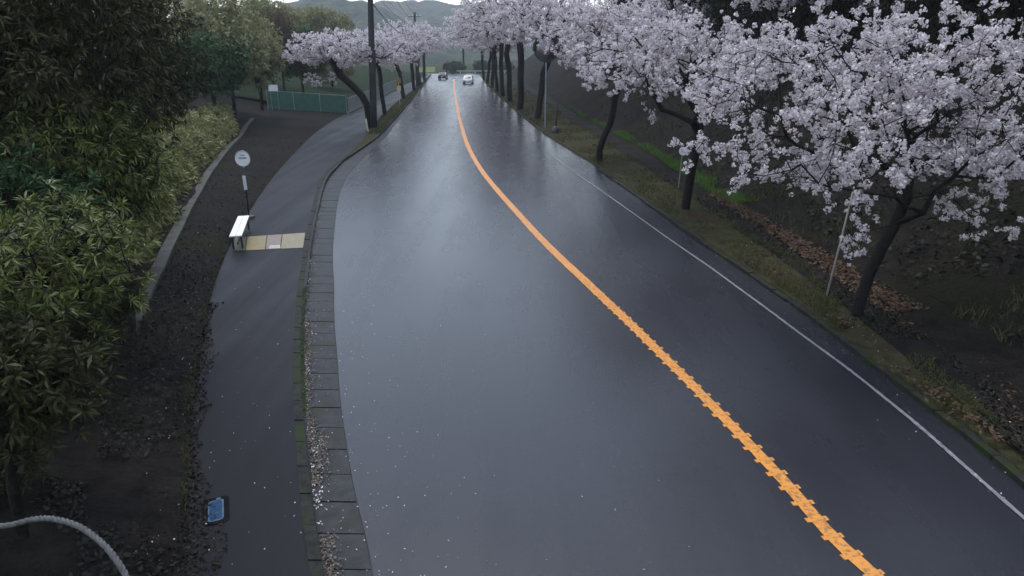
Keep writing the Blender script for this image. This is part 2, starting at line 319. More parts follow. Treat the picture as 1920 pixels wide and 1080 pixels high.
# gutter blocks and kerb stones, 0.6 m each, on the left side of the road
gutter = loft('gutter', [(lambda Y: X_kerb(Y)-.05, -.03), (lambda Y: X_seam(Y)+.0, -.012)], Ys, M['gutter'])
def along(f, y0, y1, step):
    y = y0; out = []
    while y < y1:
        out.append(y); e = .05; dx = (f(y+e)-f(y))/e; y += step/math.sqrt(1+dx*dx)
    return out
yk = along(X_kerb, 4.3, 46, .6)
def qbox(A, B, C_, D_, z0, z1, zz=None):
    b = [(*A, z0), (*B, z0), (*C_, z0), (*D_, z0)]; zt = zz or (z1,)*4
    t = [(*A, zt[0]), (*B, zt[1]), (*C_, zt[2]), (*D_, zt[3])]
    return b+t, [(0, 3, 2, 1), (4, 5, 6, 7), (0, 1, 5, 4), (1, 2, 6, 5), (2, 3, 7, 6), (3, 0, 4, 7)]
for i, (a, b) in enumerate(zip(yk[:-1], yk[1:])):
    g = .008 if i % 2 else .012; a2, b2 = a+g, b-g; j = rng.uniform(-.004, .004)
    mb = MB(); mb.add(*qbox((X_kerb(a2)+.005, a2), (X_seam(a2)-.012, a2), (X_seam(b2)-.012, b2), (X_kerb(b2)+.005, b2), -.1, 0, (.012+j, .002+j, .002+j, .012+j)))
    mb.build('gutter_block', M['gutter'], gutter)
    mb = MB(); j2 = rng.uniform(-.008, .008)
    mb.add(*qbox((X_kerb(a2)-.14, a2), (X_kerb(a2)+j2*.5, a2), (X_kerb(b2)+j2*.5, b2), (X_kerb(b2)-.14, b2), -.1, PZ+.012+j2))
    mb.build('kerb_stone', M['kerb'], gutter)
mb = MB(); V = []
ys = ysamp(46, 172, 80)
for y in ys:
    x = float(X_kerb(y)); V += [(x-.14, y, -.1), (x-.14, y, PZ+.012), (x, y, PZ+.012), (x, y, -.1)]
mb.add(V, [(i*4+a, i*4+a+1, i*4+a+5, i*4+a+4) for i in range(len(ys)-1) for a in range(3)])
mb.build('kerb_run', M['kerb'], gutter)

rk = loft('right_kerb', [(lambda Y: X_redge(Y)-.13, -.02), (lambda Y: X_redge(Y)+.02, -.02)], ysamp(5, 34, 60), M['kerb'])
yr = along(X_redge, 5.6, 31, .6)
for i, (a, b) in enumerate(zip(yr[:-1], yr[1:])):
    a2, b2 = a+.008, b-.008; j = rng.uniform(-.02, .015); jx = rng.uniform(-.015, .015)
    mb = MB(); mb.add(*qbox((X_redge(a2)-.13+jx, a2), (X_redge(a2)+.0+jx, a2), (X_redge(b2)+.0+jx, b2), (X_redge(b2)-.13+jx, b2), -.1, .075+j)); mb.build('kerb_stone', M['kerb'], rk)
# beige slabs laid across the pavement beside the bench
cols = [('slabD', 440, 463), ('slabA', 463, 500), ('slabB', 500, 528), ('slabC', 528, 571)]
for k, x0, x1 in cols:
    u0, u1 = (x0-440)/131, (x1-440)/131
    def edge(u, far): return (440+u*(573-440), 446-u*9) if far else (437+u*(569-437), 471-u*6)
    A, B, C2, D2 = [P(*edge(u, fr), PZ)[:2] for u, fr in ((u0+.006, 0), (u1-.006, 0), (u1-.006, 1), (u0+.006, 1))]
    mb = MB(); mb.add(*qbox(A, B, C2, D2, PZ-.03, PZ+.012)); mb.build('paving_slab', M[k], pavement)
# white mark on the pinkish slab
A, B, C2, D2 = [P(x, y, PZ+.016)[:2] for x, y in ((504, 466), (526, 465), (525, 459), (506, 460))]
mb = MB(); mb.add([(*A, PZ+.016), (*B, PZ+.016), (*C2, PZ+.016), (*D2, PZ+.016)], [(0, 1, 2, 3)]); mb.build('worn_mark', M['slabW'], pavement)

# painted lines
def ribbon(name, f, hw, y0, y1, n, z, m, parent, wob=0):
    ys = ysamp(y0, y1, n); dx = np.gradient(f(ys), ys); k = np.sqrt(1+dx*dx)
    hwv = (hw(ys) if callable(hw) else hw)*(1+wob*rng.uniform(-1, 1, n))
    L_ = np.c_[f(ys)-hwv*k, ys, np.full(n, z)]; R_ = np.c_[f(ys)+hwv*k, ys, np.full(n, z)]
    V = np.stack([L_, R_], 1).reshape(-1, 3); q = []
    for i in range(n-1): q += [2*i, 2*i+1, 2*i+3, 2*i+2]
    return link(name, npmesh(name, V, 4, q), m, parent)
cl = ribbon('centre_line', X_cent, lambda y: np.interp(y, [0, 9, 15, 200], [.085, .088, .122, .122]), 3, 140, 420, .020, M['orange'], road, .04)
ribbon('edge_line', X_white, .032, 3, 36, 320, .014, M['white_line'], road, .16)
bmr = MB().box((0, 0, 0), (.272, .08, .006)).mesh('rib')
for y in along(X_cent, 4.2, 14, .30):
    e = .05; o = link('rib', bmr, M['orange'], cl); o.location = (float(X_cent(y)), y, .0175); o.rotation_euler = (0, 0, -math.atan2(float(X_cent(y+e)-X_cent(y)), e)); o.scale = (rng.uniform(.92, 1.08), rng.uniform(.8, 1.2), 1)

# hills
def hill(px0, px1, pts, Yd, depth, seed, name='hill'):
    W = [D(x, y, Yd) for x, y in pts]; xs = np.array([a[0] for a in W]); zs = np.array([a[2] for a in W])
    x = np.linspace(D(px0, 50, Yd)[0], D(px1, 50, Yd)[0], 170); prof = np.interp(x, xs, zs)
    k = np.ones(9)/9; prof = np.convolve(np.pad(prof, 4, 'edge'), k, 'valid')
    t = np.linspace(0, 1, 46); V = []
    for tt in t:
        s = math.sin(tt*math.pi/2)**.8 if tt <= 1 else 1
        y = Yd-depth+tt*depth; z = prof*s
        z = z + 4.2*fbm(x, np.full_like(x, y), .09, seed)*min(1, tt*3)*(1 if tt < 1 else .6)
        V.append(np.c_[x*(y/Yd), np.full_like(x, y), np.where(tt == 0, -1, z)])
    V.append(np.c_[x*1.15, np.full_like(x, Yd+depth*.9), np.full_like(x, -1)])
    G = np.stack(V); ny, nx = G.shape[:2]; I = np.arange(ny*nx).reshape(ny, nx)
    q = np.stack([I[:-1, :-1], I[:-1, 1:], I[1:, 1:], I[1:, :-1]], -1).reshape(-1)
    return tag(link(name, npmesh(name, G.reshape(-1, 3), 4, q), M['hill'], None, True), kind='structure')
hill(300, 1300, [(300, 70), (450, 40), (540, 15), (590, 5), (630, 0), (680, 6), (730, 30), (800, 60), (1000, 90), (1300, 95)], 620, 260, 3)
hill(500, 1900, [(500, 40), (640, 26), (700, 12), (760, 8), (810, 9), (850, 13), (885, 20), (910, 16), (940, 15), (1000, 22), (1100, 30), (1500, 30), (1900, 40)], 950, 350, 4)

# haze
hz = MB().box((0, 1150, 39), (3300, 2560, 81)); ho = hz.build('haze', None); tag(ho, kind='stuff')
hm = bpy.data.materials.new('haze_air'); t = nodes(hm); pv = t.nodes.new('ShaderNodeVolumePrincipled'); ov = t.nodes.new('ShaderNodeOutputMaterial')
pv.inputs['Color'].default_value = (.86, .9, .96, 1); pv.inputs['Density'].default_value = .0005; pv.inputs['Anisotropy'].default_value = 0
t.links.new(pv.outputs[0], ov.inputs['Volume']); ho.data.materials.append(hm)

# ------------------------------------------------------------------ trees
def unit(v): return v/np.maximum(np.linalg.norm(v, axis=-1, keepdims=True), 1e-9)
def randu(r, n): return unit(r.normal(size=(n, 3)))
def skeleton(r, trunk, targets, step=.45, bias=.35, sag=.0):
    pos = [np.array(p, float) for p in trunk]; par = [-1]+list(range(len(trunk)-1))
    pl = [0.0]
    for i in range(1, len(pos)): pl.append(pl[-1]+np.linalg.norm(pos[i]-pos[i-1]))
    start = max(1, len(trunk)-2)
    order = np.argsort([np.linalg.norm(tg-pos[-1]) for tg in targets])
    for k in order:
        tg = targets[k]; A = np.array(pos[start:]); d = np.linalg.norm(A-tg, axis=1)
        c = d + bias*np.array(pl[start:]) + .6*np.maximum(0, A[:, 2]-tg[2]-.3)
        j = int(np.argmin(c))+start; n = max(1, int(round(d[j-start]/step)))
        p0 = pos[j]; cur = j; perp = r.normal(size=3)*.10*d[j-start]; perp[2] += .10*d[j-start]
        for i in range(1, n+1):
            tt = i/n; p = p0+(tg-p0)*tt + perp*math.sin(math.pi*tt)*.8 + r.normal(size=3)*.02*(i < n)
            pos.append(p); par.append(cur); pl.append(pl[cur]+np.linalg.norm(p-pos[cur])); cur = len(pos)-1
    pos = np.array(pos); par = np.array(par); cnt = np.zeros(len(pos))
    has = np.zeros(len(pos), bool); has[par[par >= 0]] = True; cnt[~has] = 1
    for i in range(len(pos)-1, 0, -1): cnt[par[i]] += cnt[i]
    return pos, par, cnt
def tubes_np(A, B, ra, rb, k):
    d = unit(B-A); up = np.where(np.abs(d[:, 2:3]) > .9, np.array([[1., 0, 0]]), np.array([[0, 0, 1.]]))
    s = unit(np.cross(d, up)); t_ = np.cross(d, s); V = []
    for j in range(k):
        an = 2*math.pi*j/k; o = s*math.cos(an)+t_*math.sin(an); V.append(A+o*ra[:, None]); V.append(B+o*rb[:, None])
    V = np.stack(V, 1); n = len(A); base = np.arange(n)[:, None]*2*k; q = []
    for j in range(k):
        q.append(np.stack([base[:, 0]+2*j, base[:, 0]+2*((j+1) % k), base[:, 0]+2*((j+1) % k)+1, base[:, 0]+2*j+1], -1))
    return V.reshape(-1, 3), np.stack(q, 1).reshape(-1)
def wood(name, segs, m):
    Vs, Is, off = [], [], 0
    for A, B, ra, rb, k in segs:
        if not len(A): continue
        V, I = tubes_np(A, B, ra, rb, k); Vs.append(V); Is.append(I+off); off += len(V)
    me = npmesh(name, np.concatenate(Vs), 4, np.concatenate(Is)); me.materials.append(m)
    me.polygons.foreach_set('use_smooth', np.ones(len(me.polygons), bool)); return me
def skel_segs(pos, par, cnt, r0, pw=.5, rmin=.006):
    rad = np.maximum(rmin, r0*(cnt/cnt[0])**pw); i = np.arange(1, len(pos)); A, B = pos[par[i]], pos[i]
    ra = np.minimum(rad[par[i]], rad[i]*1.35); rb = rad[i]; out = []
    ext = B+unit(B-A)*np.minimum(rb, .03)[:, None]
    for lo, hi, k in ((.07, 9, 9), (.02, .07, 6), (0, .02, 3)):
        m_ = (rb >= lo) & (rb < hi); out.append((A[m_], ext[m_], ra[m_], rb[m_], k))
    return out, rad
def puffs(r, cen, rad, n, size):
    """blossom balls: n small petals facing outward round each centre"""
    N = len(cen); d = randu(r, N*n).reshape(N, n, 3); rr = rad[:, None, None]
    c = cen[:, None, :]+d*rr*r.uniform(.45, 1.0, (N, n, 1)); nrm = unit(d+.55*r.normal(size=d.shape))
    a = unit(np.cross(nrm, r.normal(size=d.shape))); b = np.cross(nrm, a); s = rr*size*r.uniform(.7, 1.2, (N, n, 1))
    cup = nrm*s*.25
    Q = np.stack([c-a*s+cup, c-b*s*.9-cup*.4, c+a*s+cup, c+b*s*.9-cup*.4], 2); return Q.reshape(-1, 4, 3)
def crown_pts(r, n, cen, rad, lobes=9, flat_bottom=.35, shell=.45):
    """points through a lumpy, flattened crown"""
    cen = np.array(cen); rad = np.array(rad); L = randu(r, lobes); L[:, 2] = np.abs(L[:, 2])*.6-.1
    amp = r.uniform(.05, .42, lobes); out = []
    while len(out) < n:
        d = randu(r, 1)[0]; k = .72+max(0, max(amp*np.clip((L@d)-.55, 0, 1)/.45)); rr = r.uniform()**shell*k
        p = d*rr
        if p[2] < -flat_bottom: continue
        out.append(cen+p*rad)
    return np.array(out)
def cherry_meshes(seed, trunk, cen, rad, r0, n_t=230, puff=.075, petals=9, per=3, extra=None, flat_bottom=.35, twl=(.2, .6), psize=.47, droop=.12, gap=-.6):
    r = np.random.default_rng(seed)
    T = crown_pts(r, n_t, cen, rad, flat_bottom=flat_bottom)
    if extra is not None: T = np.concatenate([T, extra])
    pos, par, cnt = skeleton(r, trunk, T)
    segs, rad_ = skel_segs(pos, par, cnt, r0)
    tip = np.where((rad_ < r0*.24) & (np.arange(len(pos)) >= len(trunk)))[0]
    n = len(tip)*3; src = pos[np.repeat(tip, 3)]; od = unit(src-np.array(cen)); d = unit(randu(r, n)*.9+od*.45+np.array([0, 0, -droop])); ln = r.uniform(*twl, n)
    end = src+d*ln[:, None]; segs.append((src, end, np.full(n, .007), np.full(n, .004), 3))
    tm = wood('trunk', segs, M['bark'])
    cs = [src+(end-src)*(.25+.75*(k+1)/per)+r.normal(size=src.shape)*.045 for k in range(per)]
    cs = np.concatenate(cs); keep = fbm(cs[:, 0], cs[:, 1]*.7+cs[:, 2]*1.3, 2.6, seed) > gap; cs = cs[keep]
    cm = quads('crown', puffs(r, cs, puff*r.uniform(.6, 1.35, len(cs)), petals, psize)); cm.materials.append(M['blossom'])
    return tm, cm
GC = 'cherry trees along the road'
def put_tree(name, tm, cm, loc, label, cat='tree', group=None, rz=0, s=1, crown='crown'):
    e = empty(name, loc, rz); e.scale = (s, s, s); tag(e, label, cat, group)
    link('trunk', tm, None, e); c = link(crown, cm, None, e); c['kind'] = 'stuff'; return e
def base(px, py, z=.15): p = P(px, py, z); return (float(p[0]), float(p[1]), z-.06)

# --- near right cherry (largest)
b1 = base(1605, 592, .18)
def loc_(px, py, b, dy=0):                   # a pixel at the tree's own distance (+dy), local to its base
    p = D(px, py, b[1]+dy); return p-np.array(b)
r_ = np.random.default_rng(5)
ext = [loc_(x, y, b1, d) for x, y, d in [(1470, 330, -.6), (1480, 300, -.3), (1500, 320, .4), (1555, 350, -.9), (1620, 360, -1), (1700, 390, -1), (1730, 400, -.6), (1760, 360, 0), (1790, 330, -.8), (1820, 440, .3), (1815, 400, .2), (1880, 400, .3), (1900, 410, .3), (1860, 330, -.4),
      (1590, 430, -.4), (1610, 460, -.5), (1680, 370, -1.2), (1400, 200, -.5), (1380, 230, .5), (1430, 240, -.8), (1360, 190, 0), (1950, 200, 0), (1990, 300, .5), (2050, 200, 0), (1500, 130, .5), (1600, 90, .8), (1700, 80, .5), (1800, 90, 0), (1900, 80, 0), (1540, 25, 1.5), (1620, 10, 1.2), (1700, 15, 1.5), (1780, 0, 1.0), (1850, 25, .5), (1920, 40, .5), (1980, 30, 0), (1580, 50, .3), (1740, 45, 0), (1880, 60, -.5), (1460, 60, 1.0), (1690, 150, -1.5), (1600, 180, -1.8), (1500, 210, -1.4), (1780, 210, -1.5), (1880, 250, -1)]]
tr = [(0, 0, 0), (.03, 0, .45), (.12, .05, .95), (.28, .08, 1.5), (.42, .05, 2.0), (.5, 0, 2.5)]
c1 = loc_(1670, 205, b1)
tm, cm = cherry_meshes(1, tr, c1, (3.9, 3.0, 2.15), .112, n_t=370, puff=.060, petals=15, per=5, extra=np.array(ext), flat_bottom=.55, twl=(.2, .55), droop=.3, psize=.40, gap=-.42)
put_tree('cherry_tree', tm, cm, b1, 'nearest cherry tree on the right, round blossom clusters drooping beside the leaning stake', group=GC)
# --- second right cherry
b2 = base(1285, 392, .18)
tr = [(0, 0, 0), (.03, 0, .7), (.08, 0, 1.4), (.14, 0, 2.0), (.2, 0, 2.7)]
ext = np.array([loc_(x, y, b2, d) for x, y, d in [(1240, 205, 0), (1215, 160, -.5), (1310, 215, -.3), (1300, 230, -.4), (1330, 190, .4), (1120, 130, 0), (1160, 150, -.5), (1230, 215, -.2)]])
tm2, cm2 = cherry_meshes(2, tr, loc_(1275, 118, b2), (4.3, 3.6, 1.75), .15, n_t=300, puff=.08, petals=12, per=3, extra=ext)
put_tree('cherry_tree', tm2, cm2, b2, 'second cherry tree on the right, slim upright trunk with the small round sign beside it', group=GC)
# --- third, with the bent trunk
b3 = base(1124, 301, .18)
tr = [(0, 0, 0), (-.02, 0, .6), (.18, 0, 1.3), (.45, 0, 1.9), (.55, 0, 2.5), (.6, 0, 3.1)]
tm3, cm3 = cherry_meshes(3, tr, loc_(1142, 78, b3), (3.7, 3.6, 2.3), .17, n_t=340, puff=.095, petals=9, per=3)
put_tree('cherry_tree', tm3, cm3, b3, 'third cherry tree on the right, its dark trunk bent in an S shape', group=GC)
# --- shared meshes for the far ones: local crown at 4 to 8 m
T4 = cherry_meshes(4, [(0, 0, 0), (.1, 0, .9), (.25, .1, 1.8), (.3, .1, 2.6)], (.2, 0, 5.2), (4.6, 4.4, 2.3), .2, n_t=260, puff=.125, petals=8, per=3, gap=-.35)
T5 = cherry_meshes(6, [(0, 0, 0), (-.1, 0, .9), (-.15, .1, 1.9), (-.2, .1, 2.8)], (-.1, 0, 5.6), (4.9, 4.6, 2.5), .2, n_t=260, puff=.125, petals=8, per=3, gap=-.35)
far = [(1008, 224, 1.0, 'fourth cherry tree on the right, standing next to the tall convex mirror'),
       (975, 205, 1.5, 'fifth cherry tree on the right, thin dark trunk beyond the convex mirror'),
       (956, 190, 1.5, 'sixth cherry tree on the right, one of the tight far trunks'),
       (943, 180, 1.45, 'seventh cherry tree on the right, in the dense far row of trunks'),
       (932, 172, 1.3, 'eighth cherry tree on the right, before the white car'),
       (922, 164, 1.3, 'ninth cherry tree on the right, level with the white car'),
       (914, 156, 1.35, 'tenth cherry tree on the right, behind the white car'),
       (907, 149, 1.35, 'last cherry tree of the right row at the far bend')]
for i, (x, y, s, lb) in enumerate(far):
    T = (T4, T5)[i % 2]; e = put_tree('cherry_tree', *T, base(x, y), lb, group=GC, rz=i*1.9+.4, s=s*rng.uniform(.95, 1.05))
    if i == 0: e.scale = (1.3, .8, 1.4); e.rotation_euler = (0, 0, 0)
# --- second row on the bank behind
for i, (x, Y, z, s, lb) in enumerate([(15.5, 19, 4.0, 1.0, 'cherry tree on the dark bank behind the nearest roadside cherry'), (13.5, 31, 3.2, 1.0, 'cherry tree on the bank behind the slim trunked cherry'),
                                      (10.5, 46, 2.0, 1.0, 'cherry tree on the bank behind the bent trunk cherry'), (9.5, 66, 1.6, 1.1, 'cherry tree on the bank behind the convex mirror'), (9, 92, 1.4, 1.15, 'distant cherry tree on the bank behind the far right row')]):
    put_tree('cherry_tree', *(T5, T4)[i % 2], (x, Y, z-.3), lb, group='cherry trees on the right bank', rz=i*2.3, s=s)
# --- left row
bA = base(694, 238, .15)
tr = [(0, 0, 0), (-.05, 0, .8), (-.1, 0, 1.6), (-.45, 0, 2.3), (-1.2, 0, 3.1), (-1.9, 0, 3.7)]
ext = np.array([loc_(x, y, bA, d) for x, y, d in [(560, 110, 0), (545, 90, .5), (575, 140, 0), (600, 150, -.5), (620, 145, 0), (700, 95, 0), (720, 90, .3), (735, 100, 0), (760, 80, 0)]])
tmA, cmA = cherry_meshes(8, tr, loc_(640, 97, bA), (4.6, 4.0, 1.7), .26, n_t=260, puff=.13, petals=8, per=3, extra=ext)
put_tree('cherry_tree', tmA, cmA, bA, 'left cherry tree by the utility pole, forked limb reaching left over the green fence', group=GC)
for i, (x, y, s, lb) in enumerate([(722, 216, .92, 'slim cherry tree on the grass strip just beyond the utility pole'), (757, 185, 1.15, 'thick trunked cherry tree behind the orange sign'),
                                  (777, 170, 1.25, 'cherry tree beyond the orange sign on the left grass strip'), (788, 161, 1.3, 'far cherry tree on the left near the black car'), (796, 152, 1.35, 'last cherry tree of the left row at the bend')]):
    put_tree('cherry_tree', *(T5, T4)[i % 2], base(x, y), lb, group=GC, rz=i*2.6+1, s=s)
for i, (x, Y, s) in enumerate([(-27, 192, 1.3), (-14.5, 205, 1.5), (-3, 200, 1.35), (11, 196, 1.4)]):
    put_tree('cherry_tree', *(T4, T5)[i % 2], (x, Y, -.2), ['leftmost hazy cherry tree beyond the far bend', 'hazy cherry tree beyond the bend behind the black car', 'hazy cherry tree beyond the bend behind the white car', 'rightmost hazy cherry tree beyond the far bend'][i], group='cherry trees beyond the bend', rz=i, s=s)

# ------------------------------------------------------------------ evergreen foliage
def leaves(r, cen, dirs, n, ln, wd, spread=.9, droop=0.0):
    """n pointed leaves fanning out from each centre round its direction"""
    N = len(cen); d = unit(dirs[:, None, :]*(1-spread*.4)+randu(r, N*n).reshape(N, n, 3)*spread+np.array([0, 0, -droop]))
    L_ = ln*r.uniform(.6, 1.2, (N, n, 1)); side = unit(np.cross(d, r.normal(size=d.shape))); w_ = wd*r.uniform(.7, 1.2, (N, n, 1))
    c = cen[:, None, :]+d*L_*.08; nrm = np.cross(d, side)
    Q = np.stack([c, c+d*L_*.5-side*w_+nrm*w_*.3, c+d*L_-np.array([0, 0, 1])*L_*.12, c+d*L_*.5+side*w_+nrm*w_*.3], 2); return Q.reshape(-1, 4, 3)
def leafy_tree(seed, trunk, cen, rad, r0, m, n_t=200, tw=3, per=2, nl=8, ln=.12, wd=.022, droop=0, twl=(.15, .5), extra=None, shell=.4, flat_bottom=.9, up=.3):
    r = np.random.default_rng(seed); T = crown_pts(r, n_t, cen, rad, flat_bottom=flat_bottom, shell=shell)
    if extra is not None: T = np.concatenate([T, extra])
    pos, par, cnt = skeleton(r, trunk, T); segs, rad_ = skel_segs(pos, par, cnt, r0)
    tip = np.where((rad_ < r0*.3) & (np.arange(len(pos)) >= len(trunk)))[0]; n = len(tip)*tw; src = pos[np.repeat(tip, tw)]
    od = unit(src-np.array(cen)); d = unit(randu(r, n)+od*.6+np.array([0, 0, up])); l_ = r.uniform(*twl, n); end = src+d*l_[:, None]
    segs.append((src, end, np.full(n, .006), np.full(n, .004), 3)); tm = wood('trunk', segs, M['bark'])
    cs = np.concatenate([src+(end-src)*(k+1)/per for k in range(per)]); dd = np.concatenate([d]*per)
    cm = quads('crown', leaves(r, cs, dd, nl, ln, wd, droop=droop)); cm.materials.append(m); return tm, cm

# foreground broadleaf on the left, rosettes of glossy leaves
bf = (-5.3, 6.7, 1.0)
def lf(px, py, Y): return D(px, py, Y)-np.array(bf)
ext = np.array([lf(*q) for q in [(215, 440, 6.0), (235, 490, 6.0), (245, 510, 6.1), (200, 415, 6.2), (225, 550, 6.2), (190, 520, 6), (150, 560, 5.8), (100, 580, 5.6), (50, 600, 5.5), (60, 480, 5.6), (120, 430, 5.8), (20, 540, 5.4), (180, 640, 6.2), (160, 700, 6.3), (110, 650, 6.0), (200, 460, 5.8), (140, 500, 5.6), (80, 540, 5.4), (10, 440, 5.4), (60, 400, 5.6)]])
tm, cm = leafy_tree(21, [(0, 0, 0), (.05, 0, .5), (.1, -.05, .9), (.1, -.1, 1.3)], lf(60, 500, 6.3), (1.0, 1.0, .8), .06, M['rosette'], n_t=150, nl=16, ln=.115, wd=.010, extra=ext, tw=4, per=1, up=.5, twl=(.1, .3))
put_tree('evergreen_shrub', tm, cm, bf, 'foreground evergreen shrub with bright olive leaf rosettes at the left edge', 'shrub')
# green low shrub at the left edge
for (x, y, Y, rr, sd_, lb) in [(10, 420, 8.0, (1.1, .9, .9), 22, 'deep green shrub behind the olive leaf rosettes'), (-10, 720, 4.9, (.6, .6, .5), 23, 'low dark shrub at the left edge below the rosettes')]:
    c = D(x, y, Y); gz = .9
    bs = (float(c[0])-.2, float(c[1]), min(gz, c[2]-.6)); cl_ = c-np.array(bs)
    tm, cm = leafy_tree(sd_, [(0, 0, 0), (.03, 0, .3), (.06, 0, .6)], cl_, rr, .05, M['greenleaf'] if sd_ == 22 else M['darkleaf'], n_t=130, nl=12, ln=.12, wd=.014)
    put_tree('evergreen_shrub', tm, cm, bs, lb, 'shrub')
SH = leafy_tree(26, [(0, 0, -.1), (.02, 0, .12), (.03, 0, .25)], (0, 0, .42), (.62, .62, .46), .03, M['darkleaf'], n_t=120, tw=3, per=2, nl=8, ln=.11, wd=.013, droop=.1, twl=(.1, .25), flat_bottom=.8)
for i, (x, y, z, s_) in enumerate([(70, 760, .85, 1.0), (165, 655, .8, .9), (15, 900, .85, .8), (225, 590, .75, .8), (120, 560, 1.0, 1.1), (20, 640, 1.0, 1.2)]):
    p = P(x, y, z); put_tree('evergreen_shrub', *SH, (p[0], p[1], z-.05), ['low dark shrub under the leaf rosettes at the left', 'low dark shrub nearest the end of the concrete edging', 'small dark shrub just above the rope', 'low dark shrub beside the concrete edging under the foliage', 'dark undergrowth shrub hidden behind the leaf rosettes', 'dark undergrowth shrub at the left edge behind the rosettes'][i], 'shrub', 'low dark shrubs on the left slope', rz=i*1.3, s=s_)
# tall dark evergreens
talls = [((-7.4, 10.5, 1.3), (120, 110, 10.5), (1.7, 1.7, 3.0), 31, 'tallest dark evergreen tree at the upper left edge of the view'),
         ((-9.0, 14.5, 1.3), (235, 70, 14.5), (1.3, 1.5, 2.7), 32, 'dark evergreen tree standing beside the olive hedge'),
         ((-9.5, 9.5, 1.6), (0, 230, 9.5), (1.7, 1.6, 3.0), 33, 'dark evergreen tree at the far left edge'),
         ((-7.5, 10.4, 1.3), (150, 310, 9.8), (1.15, 1.2, 1.2), 34, 'bushy olive brown evergreen below the tall dark trees'),
         ((-13, 15, 1.6), (60, 60, 15), (3.0, 2.6, 4.2), 35, 'dark evergreen tree at the back of the left thicket')]
for b, (x, y, Y), rr, sd_, lb in talls:
    c = D(x, y, Y)-np.array(b); h = max(.8, c[2]-rr[2]*.5)
    tm, cm = leafy_tree(sd_, [(0, 0, 0), (.05, .02, h*.35), (.0, .05, h*.7), (.05, 0, h)], c, rr, .14, M['darkleaf'] if sd_ != 34 else M['rosette'], n_t=380, tw=4, per=2, nl=9, ln=.14, wd=.013, droop=.55, twl=(.2, .6), up=-.1)
    put_tree('evergreen_tree', tm, cm, b, lb, group='dark evergreens on the left')

# hedge along the edging
def hedge(name, Y0, Y1, seed, off, width, hgt, m, label, ln=.2, nl=5, dens=60):
    r = np.random.default_rng(seed); Lh = Y1-Y0; n = int(Lh*dens); y = Y0+Lh*r.uniform(size=n)
    a = r.uniform(-.35, math.pi, n); bump = 1+.22*fbm(y, a*1.5, 1.9, seed); k = r.uniform(.75, 1.02, n)*bump
    x = X_strip(y)-off-width/2+np.cos(a)*width/2*k; z = BZ+.15+np.maximum(-.1, np.sin(a))*hgt*k
    cen = np.c_[x, y, z]; dirs = unit(np.c_[np.cos(a), r.normal(size=n)*.3, np.sin(a)+.2]); x0, y0 = float(X_strip((Y0+Y1)/2)-off-width/2), (Y0+Y1)/2
    o0 = np.array([x0, y0, BZ])
    e = empty(name, o0); tag(e, label, 'hedge')
    cm = quads('foliage', leaves(r, cen-o0, dirs, nl, ln, .03, spread=1.0, droop=.25)); c = link('foliage', cm, m, e); c['kind'] = 'stuff'
    # stems through the inside
    ys_ = np.arange(Y0+.2, Y1, .45); A = np.c_[X_strip(ys_)-off-width/2, ys_, np.full(len(ys_), BZ-.1)]-o0
    B = A+np.c_[r.normal(size=len(ys_))*.25, r.normal(size=len(ys_))*.15, np.full(len(ys_), hgt*.9)]
    link('stems', wood('stems', [(A, B, np.full(len(A), .025), np.full(len(A), .01), 4)], M['bark']), None, e)
hedge('hedge', 10.5, 24, 41, .5, 1.9, 1.5, M['hedgeleaf'], 'olive green hedge along the concrete edging above the bank', ln=.22, nl=7, dens=190)
hedge('hedge', 24, 43, 42, .5, 3.2, 1.5, M['hedgeleaf'], 'far part of the olive hedge leading up to the green net fence', ln=.26, nl=7, dens=140)

# olive, green and bare trees behind the hedge
mid = [((-19, 47), (420, 75, 47), (3.6, 3, 3.0), 'oliveleaf', 51, 'pale olive loose tree behind the hedge', .3), ((-16.2, 52), (478, 100, 52), (2.5, 2.4, 2.3), 'oliveleaf', 52, 'rounded olive bush tree left of the white board', .3),
       ((-21, 42), (390, 125, 42), (2.6, 2.4, 1.5), 'greenleaf', 53, 'deep green bush above the far green net', .3), ((-15, 70), (560, 100, 70), (4.0, 3, 2.4), 'greenleaf', 54, 'dark green trees mass under the left cherry crown', .35),
       ((-19, 100), (595, 52, 100), (6, 4, 2.6), 'oliveleaf', 55, 'brownish olive tree behind the left cherry crown', .45), ((-26, 78), (500, 60, 78), (5.2, 4, 3.6), 'oliveleaf', 56, 'hazy olive tree behind the reddish bare tree', .4),
       ((-34, 60), (330, 60, 60), (6, 5, 4.2), 'oliveleaf', 57, 'wide olive tree half hidden by the dark evergreens', .4), ((-12, 88), (620, 128, 88), (3.4, 3, 1.5), 'oliveleaf', 58, 'low yellowish bush behind the green net fence', .3)]
for (x, Y), (px, py, YY), rr, mm, sd_, lb, ln in mid:
    b = (x, Y, 1.2); c = D(px, py, YY)-np.array(b); b = (float(c[0]+x), Y, 1.0); c = D(px, py, YY)-np.array(b); h = max(.5, c[2]-rr[2]*.6)
    tm, cm = leafy_tree(sd_, [(0, 0, 0), (.05, 0, h*.5), (.0, .05, h)], c, (rr[0], rr[1], rr[2]*1.25), .14, M[mm], n_t=260, tw=3, per=2, nl=6, ln=ln*1.2, wd=.06, droop=.2, twl=(.3, .9))
    put_tree('broadleaf_tree', tm, cm, b, lb, group='trees behind the hedge')
